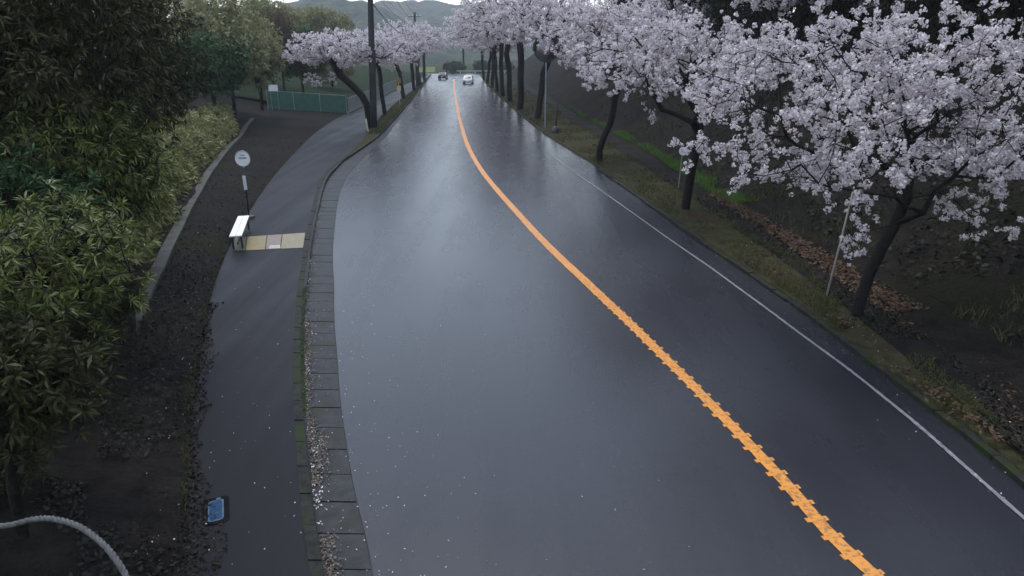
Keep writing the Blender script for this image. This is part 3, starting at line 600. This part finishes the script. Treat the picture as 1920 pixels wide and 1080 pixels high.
# reddish bare tree
b = (float(D(520, 60, 66)[0]), 66, .8); c = D(520, 62, 66)-np.array(b)
r_ = np.random.default_rng(61); T = crown_pts(r_, 330, c, (2.2, 2, 2.8), flat_bottom=.9); pos, par, cnt = skeleton(r_, [(0, 0, 0), (0, 0, 1.2), (.05, 0, 2.2)], T); segs, rd = skel_segs(pos, par, cnt, .12, rmin=.018)
n = len(pos); d = unit(randu(r_, n*3)+np.array([0, 0, .8])); src = np.repeat(pos, 3, 0); tw = (src[12:], (src+d*.8)[12:], np.full(n*3-12, .014), np.full(n*3-12, .01), 3)
e = empty('bare_tree', b); tag(e, 'bare reddish brown tree left of the left cherry crown', 'tree')
link('trunk', wood('trunk', segs, M['bark']), None, e); link('crown', wood('crown', [tw], M['redtwig']), None, e)['kind'] = 'stuff'
# dark woods above the right bank
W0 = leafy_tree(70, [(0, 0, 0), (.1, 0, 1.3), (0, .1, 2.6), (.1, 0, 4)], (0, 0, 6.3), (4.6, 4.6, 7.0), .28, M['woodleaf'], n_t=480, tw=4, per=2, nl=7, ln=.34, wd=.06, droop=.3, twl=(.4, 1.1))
W1 = leafy_tree(71, [(0, 0, 0), (.05, 0, 1.5), (0, .05, 3)], (0, 0, 5), (4.2, 4.2, 5), .2, M['oliveleaf'], n_t=300, tw=4, per=2, nl=6, ln=.3, wd=.05, droop=.3, twl=(.4, 1.0))
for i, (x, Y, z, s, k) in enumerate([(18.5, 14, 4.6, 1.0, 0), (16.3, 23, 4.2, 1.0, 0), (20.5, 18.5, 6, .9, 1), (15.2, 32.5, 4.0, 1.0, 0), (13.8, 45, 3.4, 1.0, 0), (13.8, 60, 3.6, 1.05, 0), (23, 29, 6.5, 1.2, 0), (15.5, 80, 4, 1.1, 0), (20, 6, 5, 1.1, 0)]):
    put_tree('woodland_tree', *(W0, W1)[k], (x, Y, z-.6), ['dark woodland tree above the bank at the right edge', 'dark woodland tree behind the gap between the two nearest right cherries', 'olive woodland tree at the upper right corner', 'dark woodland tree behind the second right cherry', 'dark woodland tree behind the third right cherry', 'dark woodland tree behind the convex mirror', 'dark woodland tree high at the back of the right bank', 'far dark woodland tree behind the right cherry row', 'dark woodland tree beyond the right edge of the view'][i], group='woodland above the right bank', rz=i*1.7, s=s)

# ------------------------------------------------------------------ loose stuff: grass, litter, petals, debris
def blades(name, xy, z, r, h, w_, m, label, kind='stuff', lean=.5):
    n = len(xy); a = r.uniform(0, 6.28, n); s = np.c_[np.cos(a), np.sin(a), np.zeros(n)]; hh = h*r.uniform(.4, 1.2, n); ld = np.c_[r.normal(size=(n, 2))*lean, np.ones(n)]
    b = np.c_[xy, z]; tp = b+unit(ld)*hh[:, None]; ww = (w_*r.uniform(.6, 1.3, n))[:, None]; md = b+unit(ld*np.array([.6, .6, 1]))*hh[:, None]*.55
    Q = np.stack([b-s*ww, b+s*ww, md+s*ww*.7, md-s*ww*.7], 1); Q2 = np.stack([md-s*ww*.7, md+s*ww*.7, tp+s*ww*.1, tp-s*ww*.1], 1)
    return tag(link(name, quads(name, np.concatenate([Q, Q2])), m), label, 'grass', kind=kind)
r = np.random.default_rng(90)
n = 26000; y = np.exp(r.uniform(math.log(6), math.log(110), n)); t_ = r.uniform(.02, 1.0, n); xl, xr = X_redge(y)+.05, X_pathL(y)+.3+.3*fbm(y*0, y, 1.2, 44); x = xl+(xr-xl)*t_
keep = fbm(x, y, 1.6, 8) > -.1; sc_ = np.clip(y/14, 1, 4)
blades('grass', np.c_[x, y][keep], (.10+.08*t_)[keep], r, .13*sc_[keep]**.4, .008*sc_[keep], M['grass'], 'short olive grass and moss on the right verge')
n = 16000; y = np.exp(r.uniform(math.log(22), math.log(70), n)); xl, xr = X_pathR(y)+.05, X_base(y)+.2; t_ = r.uniform(0, 1, n); x = xl+(xr-xl)*t_; keep = (fbm(x, y, .9, 12) > -.35)
blades('grass', np.c_[x, y][keep], (.2+.15*t_)[keep], r, .2, .016, M['lushgrass'], 'fresh green grass band at the foot of the right bank')
n = 9000; y = np.exp(r.uniform(math.log(44), math.log(140), n)); t_ = r.uniform(.05, .97, n); x = X_pr(y)*(1-t_)+X_kerb(y)*t_
blades('grass', np.c_[x, y], np.full(n, .13), r, .16, .03, M['grass'], 'yellowish grass under the left cherry row')
n = 7000; y = np.exp(r.uniform(math.log(4.5), math.log(40), n)); x = X_pl(y)-np.abs(r.normal(size=n))*.35+.03
keep = fbm(x, y, 2.2, 31) > .05; blades('grass', np.c_[x, y][keep], np.full(keep.sum(), .15), r, .07, .006, M['grass'], 'sparse weeds along the inner edge of the pavement')
n = 700; y = np.exp(r.uniform(math.log(8.5), math.log(14), n)); x = X_kerb(y)+r.uniform(-.02, .06, n)
blades('grass', np.c_[x, y], np.full(n, .1), r, .08, .007, M['lushgrass'], 'green weeds sprouting in the kerb joint')
def flakes(name, xyz, r, s, m, label, cat, tilt=.5):
    n = len(xyz); nr = unit(np.c_[r.normal(size=(n, 2))*tilt, np.ones(n)]); a = unit(np.cross(nr, r.normal(size=(n, 3)))); b = np.cross(nr, a); ss = (s*r.uniform(.5, 1.3, n))[:, None]
    Q = np.stack([xyz-a*ss, xyz-b*ss*.55+nr*ss*.2, xyz+a*ss, xyz+b*ss*.55+nr*ss*.2], 1); return tag(link(name, quads(name, Q), m), label, cat, kind='stuff')
n = 15000; y = np.exp(r.uniform(math.log(12.2), math.log(25), n)); t_ = r.normal(size=n)*.16+.2; xl, xr = X_pathR(y)-.1, X_base(y); x = xl+(xr-xl)*t_
keep = (r.uniform(size=n) < .55+.4*fbm(x, y, 1.3, 21)) & (y < 24); flakes('leaf_litter', np.c_[x, y, .24+.1*np.clip(t_, 0, 1)][keep], r, .05, M['litter'], 'orange brown fallen leaves beside the dirt path', 'leaf litter')
n = 5000; y = np.exp(r.uniform(math.log(6.5), math.log(12), n)); x = X_redge(y)+.55+r.normal(size=n)*.28; keep = fbm(x, y, 1.7, 23) > .0
flakes('leaf_litter', np.c_[x, y, np.full(n, .19)][keep], r, .04, M['litter'], 'brown fallen leaves on the right verge near the white line', 'leaf litter')
n = 6500; y = np.exp(r.uniform(math.log(4.6), math.log(24), n)); x = X_kerb(y)+.01+np.abs(r.normal(size=n))*.085*(1+.8*fbm(np.zeros(n), y, 2.0, 27)); keep = fbm(x*.3, y, 2.2, 29) > -.6
flakes('kerb_debris', np.c_[x, y, .02+r.uniform(0, .03, n)][keep], r, .019, M['debris'], 'pale petals and grit gathered along the left kerb', 'debris')
n = 300; y = np.exp(r.uniform(math.log(4.8), math.log(14), n)); x = X_kerb(y)+r.exponential(1.0, n); z = np.full(n, .022)
n2 = 70; y2 = np.exp(r.uniform(math.log(4.8), math.log(14), n2)); x2 = X_pl(y2)+(X_pr(y2)-X_pl(y2))*r.uniform(0, 1, n2)
n3 = 260; y3 = np.exp(r.uniform(math.log(6.5), math.log(24), n3)); x3 = X_redge(y3)+r.normal(size=n3)*.5; z3 = .03+np.clip((x3-X_redge(y3))*.35, 0, .2)
n4 = 120; y4 = np.exp(r.uniform(math.log(5), math.log(20), n4)); x4 = X_pl(y4)-r.uniform(0, 1.2, n4)
flakes('fallen_petals', np.concatenate([np.c_[x, y, z], np.c_[x2, y2, np.full(n2, PZ+.008)], np.c_[x3, y3, z3], np.c_[x4, y4, np.full(n4, .42)]]), r, .011, M['petal'], 'white fallen cherry petals scattered over road and pavement', 'petals')
def clutter(n, y0, y1, fx, fz, s_, m, label, seed, thr, cat='leaf litter'):
    y = np.exp(r.uniform(math.log(y0), math.log(y1), n)); t_ = r.uniform(0, 1, n); x = fx(y, t_); keep = fbm(x, y, 1.5, seed) > thr
    flakes('leaf_litter', np.c_[x, y, fz(y, t_)][keep], r, s_, m, label, cat, tilt=.8)
M['darklitter'] = mat('dark_leaf_litter', (.009, .008, .006), (.028, .024, .016), rough=.7, scale=2, island=.8, spec=.25)
clutter(4500, 4.2, 40, lambda y, t: X_pl(y)*(1-t)+X_strip(y)*t, lambda y, t: .15+np.interp(t, [0, .45, 1], [0, .27, .4]), .035, M['darklitter'], 'dark dead leaves scattered over the left bank', 35, -.7)
clutter(7000, 3.5, 9.5, lambda y, t: X_strip(y)-t*2.5, lambda y, t: .53+.35*t, .035, M['darklitter'], 'dark dead leaves on the ground under the left shrubs', 37, -.3)
clutter(7000, 6.5, 30, lambda y, t: X_pathL(y)*(1-t)+X_pathR(y)*t, lambda y, t: .215+0*t, .035, M['darklitter'], 'dark wet leaves trodden into the dirt path', 43, -.4)
clutter(2600, 6.5, 26, lambda y, t: X_redge(y)+.1+t*(X_base(y)-X_redge(y)), lambda y, t: .16+.12*t, .035, M['litter'], 'single brown leaves strewn between right kerb and bank', 45, -.1)
clutter(2600, 4.4, 13, lambda y, t: X_pl(y)+.28*t**2.2*(1+.8*fbm(y*0, y, 2.0, 61)), lambda y, t: PZ+.012+0*t, .028, M['darklitter'], 'dark leaves and moss spilling over the inner pavement edge', 47, -.5)
_bz = lambda t: np.interp(t*8, [0, 1.2, 4.5, 8], [.35, 1.15, 4.0, 6.2])
clutter(16000, 7, 50, lambda y, t: X_base(y)+t*8, lambda y, t: _bz(t)+r.uniform(-.06, .2, len(y)), .07, M['darklitter'], 'dark dead leaves covering the right bank', 39, -.3)
n = 3000; y = np.exp(r.uniform(math.log(7), math.log(45), n)); o_ = r.exponential(1.0, n); x = X_base(y)+o_-.2; z = np.interp(o_-.2, [-.2, 0, 1.2, 4.5, 8], [.3, .35, 1.15, 4.0, 6.2]); keep = fbm(x, y, 1.1, 53) > .2
blades('undergrowth', np.c_[x, y][keep], z[keep]-.03, r, .3, .012, M['grass'], 'olive weeds growing at the foot of the right bank', lean=.5)
n = 900; y = np.exp(r.uniform(math.log(4.6), math.log(22), n)); x = X_kerb(y)+.02+np.abs(r.normal(size=n))*.09; keep = fbm(x*.2, y, 3.1, 57) > .1
flakes('fallen_petals', np.c_[x, y, .025+r.uniform(0, .03, n)][keep], r, .016, M['petal'], 'drifts of pale petals lying in the left gutter', 'petals')
# stems and ferns on the dark bank
n = 9000; y = np.exp(r.uniform(math.log(7), math.log(60), n)); o_ = r.uniform(.3, 8, n); x = X_base(y)+o_; z = np.interp(o_, [0, 1.2, 4.5, 8], [.35, 1.15, 4.0, 6.2])
keep = fbm(x, y, .8, 33) > .15; blades('undergrowth', np.c_[x, y][keep], z[keep]-.05, r, .5, .02, M['darkleaf'], 'thin dark undergrowth on the right bank', lean=.6)

# ------------------------------------------------------------------ things along the left pavement
# bench
pa, pb, pc, pd = [P(x, y, .55) for x, y in ((430, 444), (453, 444), (468, 406), (446, 406))]
cen = (pa+pb+pc+pd)/4; ax = (pc+pd-pa-pb)/2; Lb = min(float(np.linalg.norm(ax[:2])), 2.4); rz = math.atan2(-ax[0], ax[1]); Wb = float(np.linalg.norm((pb-pa)[:2]))*math.cos(rz)
bz = .16; be = empty('bench', (cen[0], cen[1], bz), rz); tag(be, 'white topped backless bench beside the round bus stop sign', 'bench')
for k in (-1, 1): MB().box((k*Wb*.255, 0, .40), (Wb*.49, Lb, .035)).build('seat_plank', M['whiteboard'], be, bevel=.006)
for sy in (-1, 1):
    for sx in (-1, 1): MB().box((sx*Wb*.36, sy*Lb*.42, .19), (.05, .05, .384)).build('leg', M['darksteel'], be)
    MB().box((0, sy*Lb*.42, .36), (Wb*.7, .045, .04)).build('cross_bar', M['darksteel'], be)
MB().box((0, 0, .13), (.035, Lb*.82, .035)).build('stretcher', M['darksteel'], be)
# bus stop sign
p0 = P(467, 408, .14); e = empty('bus_stop_sign', (p0[0], p0[1], .14)); tag(e, 'round white bus stop sign on a thin pole behind the bench', 'sign')
tp = D(459, 297, p0[1])-np.array([p0[0], p0[1], .14]); bx, bzv = float(tp[0])*.6, float(tp[2])
MB().tube([(0, 0, 0), (bx*.5, 0, bzv*.5), (bx, 0, bzv-.15)], .022, 10).build('pole', M['darksteel'], e, True)
MB().tube([(0, 0, -.03), (0, 0, .06)], [.2, .17], 18).build('base', M['darksteel'], e)
dsc = MB().disc((bx, -.03, bzv), (0, -1, .12), .245, .02, 32).build('disc', M['white'], e)
rg = MB(); rg.tube([(bx+.245*math.cos(a), -.035-.029*math.sin(a)*.0, bzv+.245*math.sin(a)) for a in np.linspace(0, 2*math.pi, 33)], .012, 6, False); rg.build('rim', M['grey'], dsc)
MB().box((bx, -.047, bzv+.02), (.26, .006, .05)).build('lettering_band', M['signmark'], dsc); MB().box((bx, -.047, bzv+.11), (.16, .006, .03)).build('lettering_band', M['signmark'], dsc)
MB().box((bx*.55, -.045, bzv*.60), (.10, .02, .46)).build('timetable_plate', M['white'], e)
MB().tube([(bx, -.02, bzv-.30), (bx, -.02, bzv-.24)], .035, 8).build('clamp', M['grey'], e)
# blue lid
pl = P(405, 958, PZ); _d = P(405, 930, PZ)-P(405, 985, PZ); e = empty('water_meter_lid', (pl[0], pl[1], PZ), math.atan2(-_d[0], _d[1])); tag(e, 'small blue rounded water meter lid set in the pavement', 'lid')
def rrect(w_, l_, rad, z0, z1, k=6):
    pts = []
    for cx_, cy_, a0 in ((w_/2-rad, l_/2-rad, 0), (-w_/2+rad, l_/2-rad, 90), (-w_/2+rad, -l_/2+rad, 180), (w_/2-rad, -l_/2+rad, 270)):
        for i in range(k+1): a = R(a0+90*i/k); pts.append((cx_+rad*math.cos(a), cy_+rad*math.sin(a)))
    n = len(pts); v = [(x, y, z0) for x, y in pts]+[(x, y, z1) for x, y in pts]
    return v, [tuple(range(n))[::-1], tuple(range(n, 2*n))]+[(i, (i+1) % n, n+(i+1) % n, n+i) for i in range(n)]
MB().add(*rrect(.30, .52, .07, -.03, .006)).build('surround', M['surround'], e); MB().add(*rrect(.175, .40, .045, -.03, .012)).build('frame', M['blueedge'], e); MB().add(*rrect(.14, .355, .035, -.02, .017)).build('lid', M['blue'], e)
for y in (-.11, 0, .11):
    for x in (-.03, .03): MB().add(*rrect(.05, .07, .015, .01, .021)).build('boss', M['blue'], e).location = (x, y, 0)
MB().box((.03, .205, .01), (.05, .04, .02)).build('hinge', M['blueedge'], e)

# net fence
def fence(name, pts, hgt, m, label, posts=2.0, grid=.12, postm='grey'):
    e = empty(name, pts[0]); tag(e, label, 'fence'); o = np.array(pts[0], float); mb = MB(); tops = MB()
    for a, b in zip(pts[:-1], pts[1:]):
        a, b = np.array(a, float)-o, np.array(b, float)-o; L_ = np.linalg.norm(b-a); up = np.array([0, 0, 1.]); d = (b-a)/L_; nn = np.array([-d[1], d[0], 0])*.008
        k = int(L_/grid)
        for i in range(k+1):
            p = a+(b-a)*i/k; wv = d*grid*.30
            mb.add([p-wv, p+wv, p+wv+up*hgt, p-wv+up*hgt], [(0, 1, 2, 3)])
        for j in range(int(hgt/grid)+1):
            z = min(j*grid, hgt); hv = up*grid*.26
            mb.add([a+up*z-hv+nn, b+up*z-hv+nn, b+up*z+hv+nn, a+up*z+hv+nn], [(0, 1, 2, 3)])
        k = max(1, int(round(L_/posts)))
        for i in range(k+1):
            p = a+(b-a)*i/k; MB().tube([p-up*.3, p+up*(hgt+.08)], .03, 8).build('post', M[postm], e)
        MB().tube([a+up*hgt, b+up*hgt], .02, 6).build('top_rail', M[postm], e); MB().tube([a+up*.03, b+up*.03], .035, 6).build('bottom_rail', M['strip'], e)
    x = mb.build('net', m, e); x['kind'] = 'stuff'
fA, fB = P(503, 204, .6), P(651, 213, .15)
fm = (fA+fB)/2
fence('net_fence', [tuple(fA), tuple(fB)], 1.55, M['net'], 'green net fence closing the end of the dark bank')
fC, fD_ = P(700, 190, .1), P(745, 166, .1)
fence('mesh_fence', [tuple(fB+np.array([.1, .3, 0])), tuple(fC), tuple(fD_)], 1.3, M['palenet'], 'pale grey mesh fence running on along the far pavement')
f1, f2 = D(376, 170, 45), D(446, 168, 47)
fence('net_fence', [tuple(f1), tuple(f2)], .8, M['net'], 'far green net fence above the hedge at the left')
# white board at the fence corner
p = D(512, 165, fA[1]-.4); e = empty('notice_board', (p[0], p[1], .6)); tag(e, 'small blank white board standing above the corner of the green net fence', 'board')
hz_ = float(p[2])-.6
MB().box((0, 0, hz_), (.8, .03, .52)).build('panel', M['white'], e); MB().tube([(-.3, .03, -.1), (-.3, .03, hz_+.2)], .02, 6).build('post', M['grey'], e); MB().tube([(.3, .03, -.1), (.3, .03, hz_+.2)], .02, 6).build('post', M['grey'], e)
# utility poles and wires
def upole(px, py, hgt, lean, label):
    b = P(px, py, .15); e = empty('utility_pole', (b[0], b[1], .12)); tag(e, label, 'pole', 'utility poles on the left'); tx = lean
    MB().tube([(tx*k/6, 0, hgt*k/6) for k in range(7)], [.26-.09*k/6 for k in range(7)], 14).build('shaft', M['pole'], e, True)
    for k, z in ((.9, hgt-.6), (.75, hgt-1.5)):
        MB().box((tx*z/hgt, -.16, z), (2*k, .09, .09)).build('crossarm', M['darksteel'], e)
        for s in (-1, -.4, .4, 1): MB().tube([(tx*z/hgt+s*k*.93, -.16, z+.05), (tx*z/hgt+s*k*.93, -.16, z+.22)], [.05, .03], 8).build('insulator', M['white'], e)
    MB().tube([(tx*.35, 0, hgt*.33), (tx*.5, 0, hgt*.47)], .25, 14).build('band', M['darksteel'], e)
    return np.array([b[0]+tx, b[1], .12+hgt])
q1 = upole(701, 240, 11.5, .55, 'dark utility pole rising beside the first left cherry tree'); q2 = upole(783, 163, 11, .1, 'distant thin utility pole far along the left row')
for dx, dz in ((-.8, -.35), (.8, -.35), (-.65, -1.25), (.65, -1.25), (0, -3.2)):
    a, b = q1+np.array([dx, 0, dz]), q2+np.array([dx, 0, dz]); sagv = 1.0
    pts = [a+(b-a)*t-np.array([0, 0, 4*sagv*t*(1-t)]) for t in np.linspace(0, 1, 17)]
    tag(MB().tube(pts, .018 if dz > -3 else .035, 5).build('overhead_wire', M['darksteel']), ['left upper overhead wire between the two utility poles', 'right upper overhead wire between the two utility poles', 'left lower overhead wire between the two utility poles', 'right lower overhead wire between the two utility poles', 'thick lowest overhead cable between the two utility poles'][[(-.8, -.35), (.8, -.35), (-.65, -1.25), (.65, -1.25), (0, -3.2)].index((dx, dz))], 'wire', 'overhead wires')
# guy cover, orange sign
b = P(690, 246, .14); e = empty('marker_post', (b[0], b[1], .1)); tag(e, 'short pale yellow marker post at the foot of the utility pole', 'post')
MB().tube([(0, 0, 0), (-.08, 0, .85)], .06, 10).build('tube', M['yellow'], e); MB().tube([(-.08, 0, .85), (-.085, 0, .9)], [.06, .03], 10).build('cap', M['yellow'], e)
b = P(750, 198, .14); e = empty('roadside_sign', (b[0], b[1], .1)); tag(e, 'small orange and yellow sign on a post on the left grass strip', 'sign')
MB().tube([(0, 0, 0), (0, 0, 2.9)], .03, 8).build('post', M['yellow'], e); MB().box((0, -.04, 2.5), (.5, .02, .5)).build('panel', M['orangesign'], e); MB().box((0, -.055, 1.75), (.4, .02, .5)).build('lower_panel', M['yellow'], e)

# ------------------------------------------------------------------ things along the right verge
b = P(1548, 558, .15); e = empty('leaning_stake', (b[0], b[1], .1)); tag(e, 'thin pale leaning stake in front of the nearest cherry trunk', 'stake'); tp = D(1601, 352, b[1])-np.array([b[0], b[1], .1])
MB().tube([(0, 0, -.1), tuple(tp*.5+np.array([.01, 0, 0])), tuple(tp)], [.022, .02, .018], 8).build('shaft', M['stake'], e, True); MB().tube([tuple(tp), tuple(tp*1.01)], [.02, .008], 8).build('tip', M['white'], e)
b = P(1272, 352, .2); e = empty('small_round_sign', (b[0], b[1], .15)); tag(e, 'small round white sign on a grey post beside the second cherry trunk', 'sign'); zt = float(D(1278, 283, b[1])[2])-.15
MB().tube([(0, 0, 0), (.03, 0, zt)], .02, 8).build('post', M['grey'], e); d_ = MB().disc((.05, -.04, zt), (-.15, -1, .1), .17, .015, 20).build('disc', M['white'], e); MB().box((.05, -.055, zt), (.14, .006, .12)).build('print_block', M['signmark'], d_)
# convex mirror
b = P(1022, 238, .18); e = empty('convex_traffic_mirror', (b[0], b[1], .12)); tag(e, 'tall convex traffic mirror with dark hood among the right cherry crowns', 'mirror')
mc = D(1025, 92, b[1])-np.array([b[0], b[1], .12]); mz = float(mc[2]); rm = .85
MB().tube([(0, 0, 0), (0, 0, mz-.5), (.05, 0, mz)], .055, 10).build('post', M['grey'], e)
mb = MB(); v = []; K = 28; Rg = 6
for i in range(Rg+1):
    rr = rm*i/Rg
    for j in range(K): a = 2*math.pi*j/K; v.append((rr*math.cos(a), -.12-.16*(1-(i/Rg)**2), mz+rr*math.sin(a)))
mb.add(v, [(i*K+j, i*K+(j+1) % K, (i+1)*K+(j+1) % K, (i+1)*K+j) for i in range(Rg) for j in range(K)]); mo = mb.build('mirror_face', M['mirror'], e, True)
MB().tube([(rm*math.cos(a), -.12, mz+rm*math.sin(a)) for a in np.linspace(0, 2*math.pi, 33)], .045, 6, False).build('rim', M['darksteel'], e)
mb = MB(); v = []
for a in np.linspace(R(5), R(190), 20):
    for rr, y in ((rm+.03, -.1), (rm+.03, -.5), (rm+.15, -.5), (rm+.15, -.1)): v.append((rr*math.cos(a), y, mz+rr*math.sin(a)))
mb.add(v, [(i*4+k, i*4+(k+1) % 4, i*4+4+(k+1) % 4, i*4+4+k) for i in range(19) for k in range(4)]); mb.build('hood', M['darksteel'], e)
MB().disc((0, -.04, mz), (0, 1, 0), rm*.95, .06, 24).build('back', M['darksteel'], e)
# young sapling
b = P(1041, 249, .18); e = empty('young_sapling', (b[0], b[1], .12)); tag(e, 'short bare sapling with a dark wrapped base beside the convex mirror', 'sapling')
MB().tube([(0, 0, 0), (.05, 0, .7), (.12, 0, 1.4), (.15, 0, 2.0)], [.05, .04, .035, .02], 7).build('stem', M['bark'], e, True); MB().tube([(0, 0, -.02), (0, 0, .15), (.02, 0, .42), (.03, 0, .5)], [.26, .27, .2, .06], 10).build('wrapped_base', M['darksteel'], e, True)
for a, z, l_ in ((.4, 1.2, .5), (2.6, 1.45, .45), (4.4, 1.7, .4), (1.5, 1.85, .4)): MB().tube([(.1, 0, z), (.1+l_*math.cos(a), l_*math.sin(a), z+.25)], [.018, .008], 5).build('branch', M['bark'], e)

# ------------------------------------------------------------------ cars
def car(px, py, paint, label, rz, kind):
    b = P(px, py, .012); e = empty('car', (b[0], b[1], .012), rz); tag(e, label, 'car', 'cars on the road')
    # side profile (y forward, z up); -y is the front
    Wd = 1.7
    low = [(-2.05, .28), (-2.1, .55), (-1.95, .78), (-1.0, .95), (1.55, .98), (2.0, .92), (2.08, .55), (2.02, .28)]
    def prism(name, prof, w0, w1, m, par, zref=None, bev=.04):
        n = len(prof); zs = [z for _, z in prof]; z0, z1 = min(zs), max(zs); v = []
        for s in (-1, 1):
            for y, z in prof:
                k = (z-z0)/(z1-z0); v.append((s*(w0+(w1-w0)*k)/2, y, z))
        f = [tuple(range(n))[::-1], tuple(range(n, 2*n))]+[(i, (i+1) % n, n+(i+1) % n, n+i) for i in range(n)]
        return MB().add(v, f).build(name, m, par, bevel=bev)
    bo = prism('body', low, Wd, Wd*.94, paint, e, bev=.05)
    cab = [(-1.05, .95), (-.45, 1.40), (-.2, 1.47), (1.0, 1.45), (1.3, 1.38), (1.75, .97)] if kind == 'hatch' else [(-.95, .95), (-.3, 1.36), (0, 1.42), (.75, 1.40), (1.45, .97)]
    ca = prism('cabin', cab, Wd*.93, Wd*.74, paint, e, bev=.03)
    MB().add([(-.66, -1.02, .99), (.66, -1.02, .99), (.56, -.5, 1.375), (-.56, -.5, 1.375)], [(0, 1, 2, 3)]).build('windscreen', M['glass'], ca).location = (0, -.02, .02)
    yb = cab[-1][0]; yt = cab[-2][0]; zt = cab[-2][1]
    MB().add([(.66, yb, 1.0), (-.66, yb, 1.0), (-.55, yt+.03, zt-.02), (.55, yt+.03, zt-.02)], [(0, 1, 2, 3)]).build('rear_window', M['glass'], ca).location = (0, .02, .02)
    for s in (-1, 1):
        for y0, y1, t0, t1 in ((-.8, .2, -.35, .2), (.28, 1.3, .28, .95)):
            x0, x1 = s*Wd*.468, s*Wd*.392; q = [(x0, y0, 1.0), (x0, y1, 1.0), (x1, t1, 1.35), (x1, t0, 1.35)]
            MB().add(q, [(0, 1, 2, 3)]).build('side_window', M['glass'], ca).location = (s*.012, 0, 0)
        MB().box((s*.6, -2.03, .68), (.36, .14, .14)).build('headlight', M['lamp'], bo, bevel=.02); MB().box((s*.66, 2.02, .78), (.26, .1, .18)).build('tail_light', M['red'], bo, bevel=.02)
        MB().box((s*.95, -.75, 1.02), (.18, .1, .12)).build('wing_mirror', paint, bo, bevel=.02)
        for y in (-1.3, 1.3):
            wh = MB().tube([(s*.66, y, .31), (s*.86, y, .31)], .31, 20).build('wheel', M['tyre'], e); MB().tube([(s*.865, y, .31), (s*.875, y, .31)], .2, 14).build('rim', M['grey'], wh)
    MB().box((0, -2.08, .42), (1.2, .06, .16)).build('grille', M['darksteel'], bo); MB().box((0, -2.125, .5), (.33, .015, .16)).build('number_plate', M['white'], bo); MB().box((0, 2.09, .6), (.33, .015, .16)).build('number_plate', M['white'], bo)
car(878, 157, M['carwhite'], 'white oncoming car in the far right lane', R(-1), 'hatch')
car(831, 149, M['carblack'], 'black car driving away in the far left lane', R(180), 'sedan')

# far bend: guard rail, crossing road, yellow field
flat('far_road', -60, 60, 171.5, 180, -.006, M['asphalt'])
tag(link('yellow_field', npmesh('yellow_field', [(-26, 186, .2), (-21.5, 186, .2), (-22, 192, 1.5), (-26.5, 192, 1.5)], 4, [0, 1, 2, 3]), M['yellowfield']), kind='structure')
BU = leafy_tree(88, [(0, 0, 0), (0, 0, .4), (.05, 0, .8)], (0, 0, 1.5), (3.6, 2, 1.6), .08, M['greenleaf'], n_t=150, tw=3, per=2, nl=5, ln=.4, wd=.09)
for i, x in enumerate((-16, -8.5, -1.5, 6, 13)):
    put_tree('roadside_bush', *BU, (x, 186+(i % 2)*1.5, -.25), ['leftmost dark bush behind the far guard rail', 'second dark bush from the left behind the far guard rail', 'middle dark bush behind the far guard rail', 'second dark bush from the right behind the far guard rail', 'rightmost dark bush behind the far guard rail'][i], 'bush', 'bushes at the far bend', rz=i*2.1, s=rng.uniform(.85, 1.2))
e = empty('guard_rail', (-8, 181, 0)); tag(e, 'grey guard rail across the far bend of the road', 'guard rail')
MB().box((10, 0, .65), (34, .06, .35)).build('beam', M['grey'], e)
for i in range(9): MB().tube([(-6+i*4, .08, 0), (-6+i*4, .08, .8)], .07, 8).build('post', M['white'], e)

# rope arching out from the pole behind the viewpoint
def dep(px, py, dd):
    d = ray(px, py); return np.array([0, 0, H])+d*dd
ctrl = [np.array([-.12, -.42, 4.2]), np.array([-.75, .15, 4.55]), dep(-130, 1010, 1.45), dep(-40, 992, 1.5), dep(20, 984, 1.52), dep(60, 974, 1.52), dep(100, 973, 1.5), dep(150, 988, 1.48), dep(195, 1022, 1.45), dep(225, 1060, 1.42), dep(243, 1100, 1.4), dep(255, 1180, 1.35), np.array([-.55, .1, 4.05]), np.array([-.14, -.4, 3.9])]
def catmull(Pts, n):
    Pts = [Pts[0]]+Pts+[Pts[-1]]; out = []
    for i in range(1, len(Pts)-2):
        for t in np.linspace(0, 1, n, endpoint=False):
            a, b, c, d = Pts[i-1:i+3]; out.append(.5*((2*b)+(c-a)*t+(2*a-5*b+4*c-d)*t*t+(3*b-a-3*c+d)*t**3))
    return np.array(out+[Pts[-2]])
cv = catmull(ctrl, 26); seg = np.r_[0, np.cumsum(np.linalg.norm(np.diff(cv, axis=0), axis=1))]
sN = 560; ss = np.linspace(0, seg[-1], sN); cv = np.c_[[np.interp(ss, seg, cv[:, k]) for k in range(3)]].T
tg = unit(np.gradient(cv, axis=0)); n1 = unit(np.cross(tg, np.array([.3, .5, .8]))); n2 = np.cross(tg, n1)
e = empty('rope', cv[0]); tag(e, 'twisted grey rope arching across the lower left corner', 'rope')
for k in range(3):
    a = ss*2*math.pi/.042+k*2*math.pi/3; pts = cv+.0036*(n1*np.cos(a)[:, None]+n2*np.sin(a)[:, None])-cv[0]
    MB().tube(pts, .0040, 6).build('strand', M['rope'], e, True)
e = empty('camera_pole', (0, -.55, 0)); tag(e, 'dark pole behind the viewpoint that carries the rope', 'pole')
MB().tube([(0, 0, -.2), (0, 0, 4.4), (0, 0, 8.5)], [.17, .15, .12], 16).build('shaft', M['pole'], e, True)
MB().tube([(0, 0, 3.8), (0, 0, 4.3)], .165, 16).build('band', M['darksteel'], e)
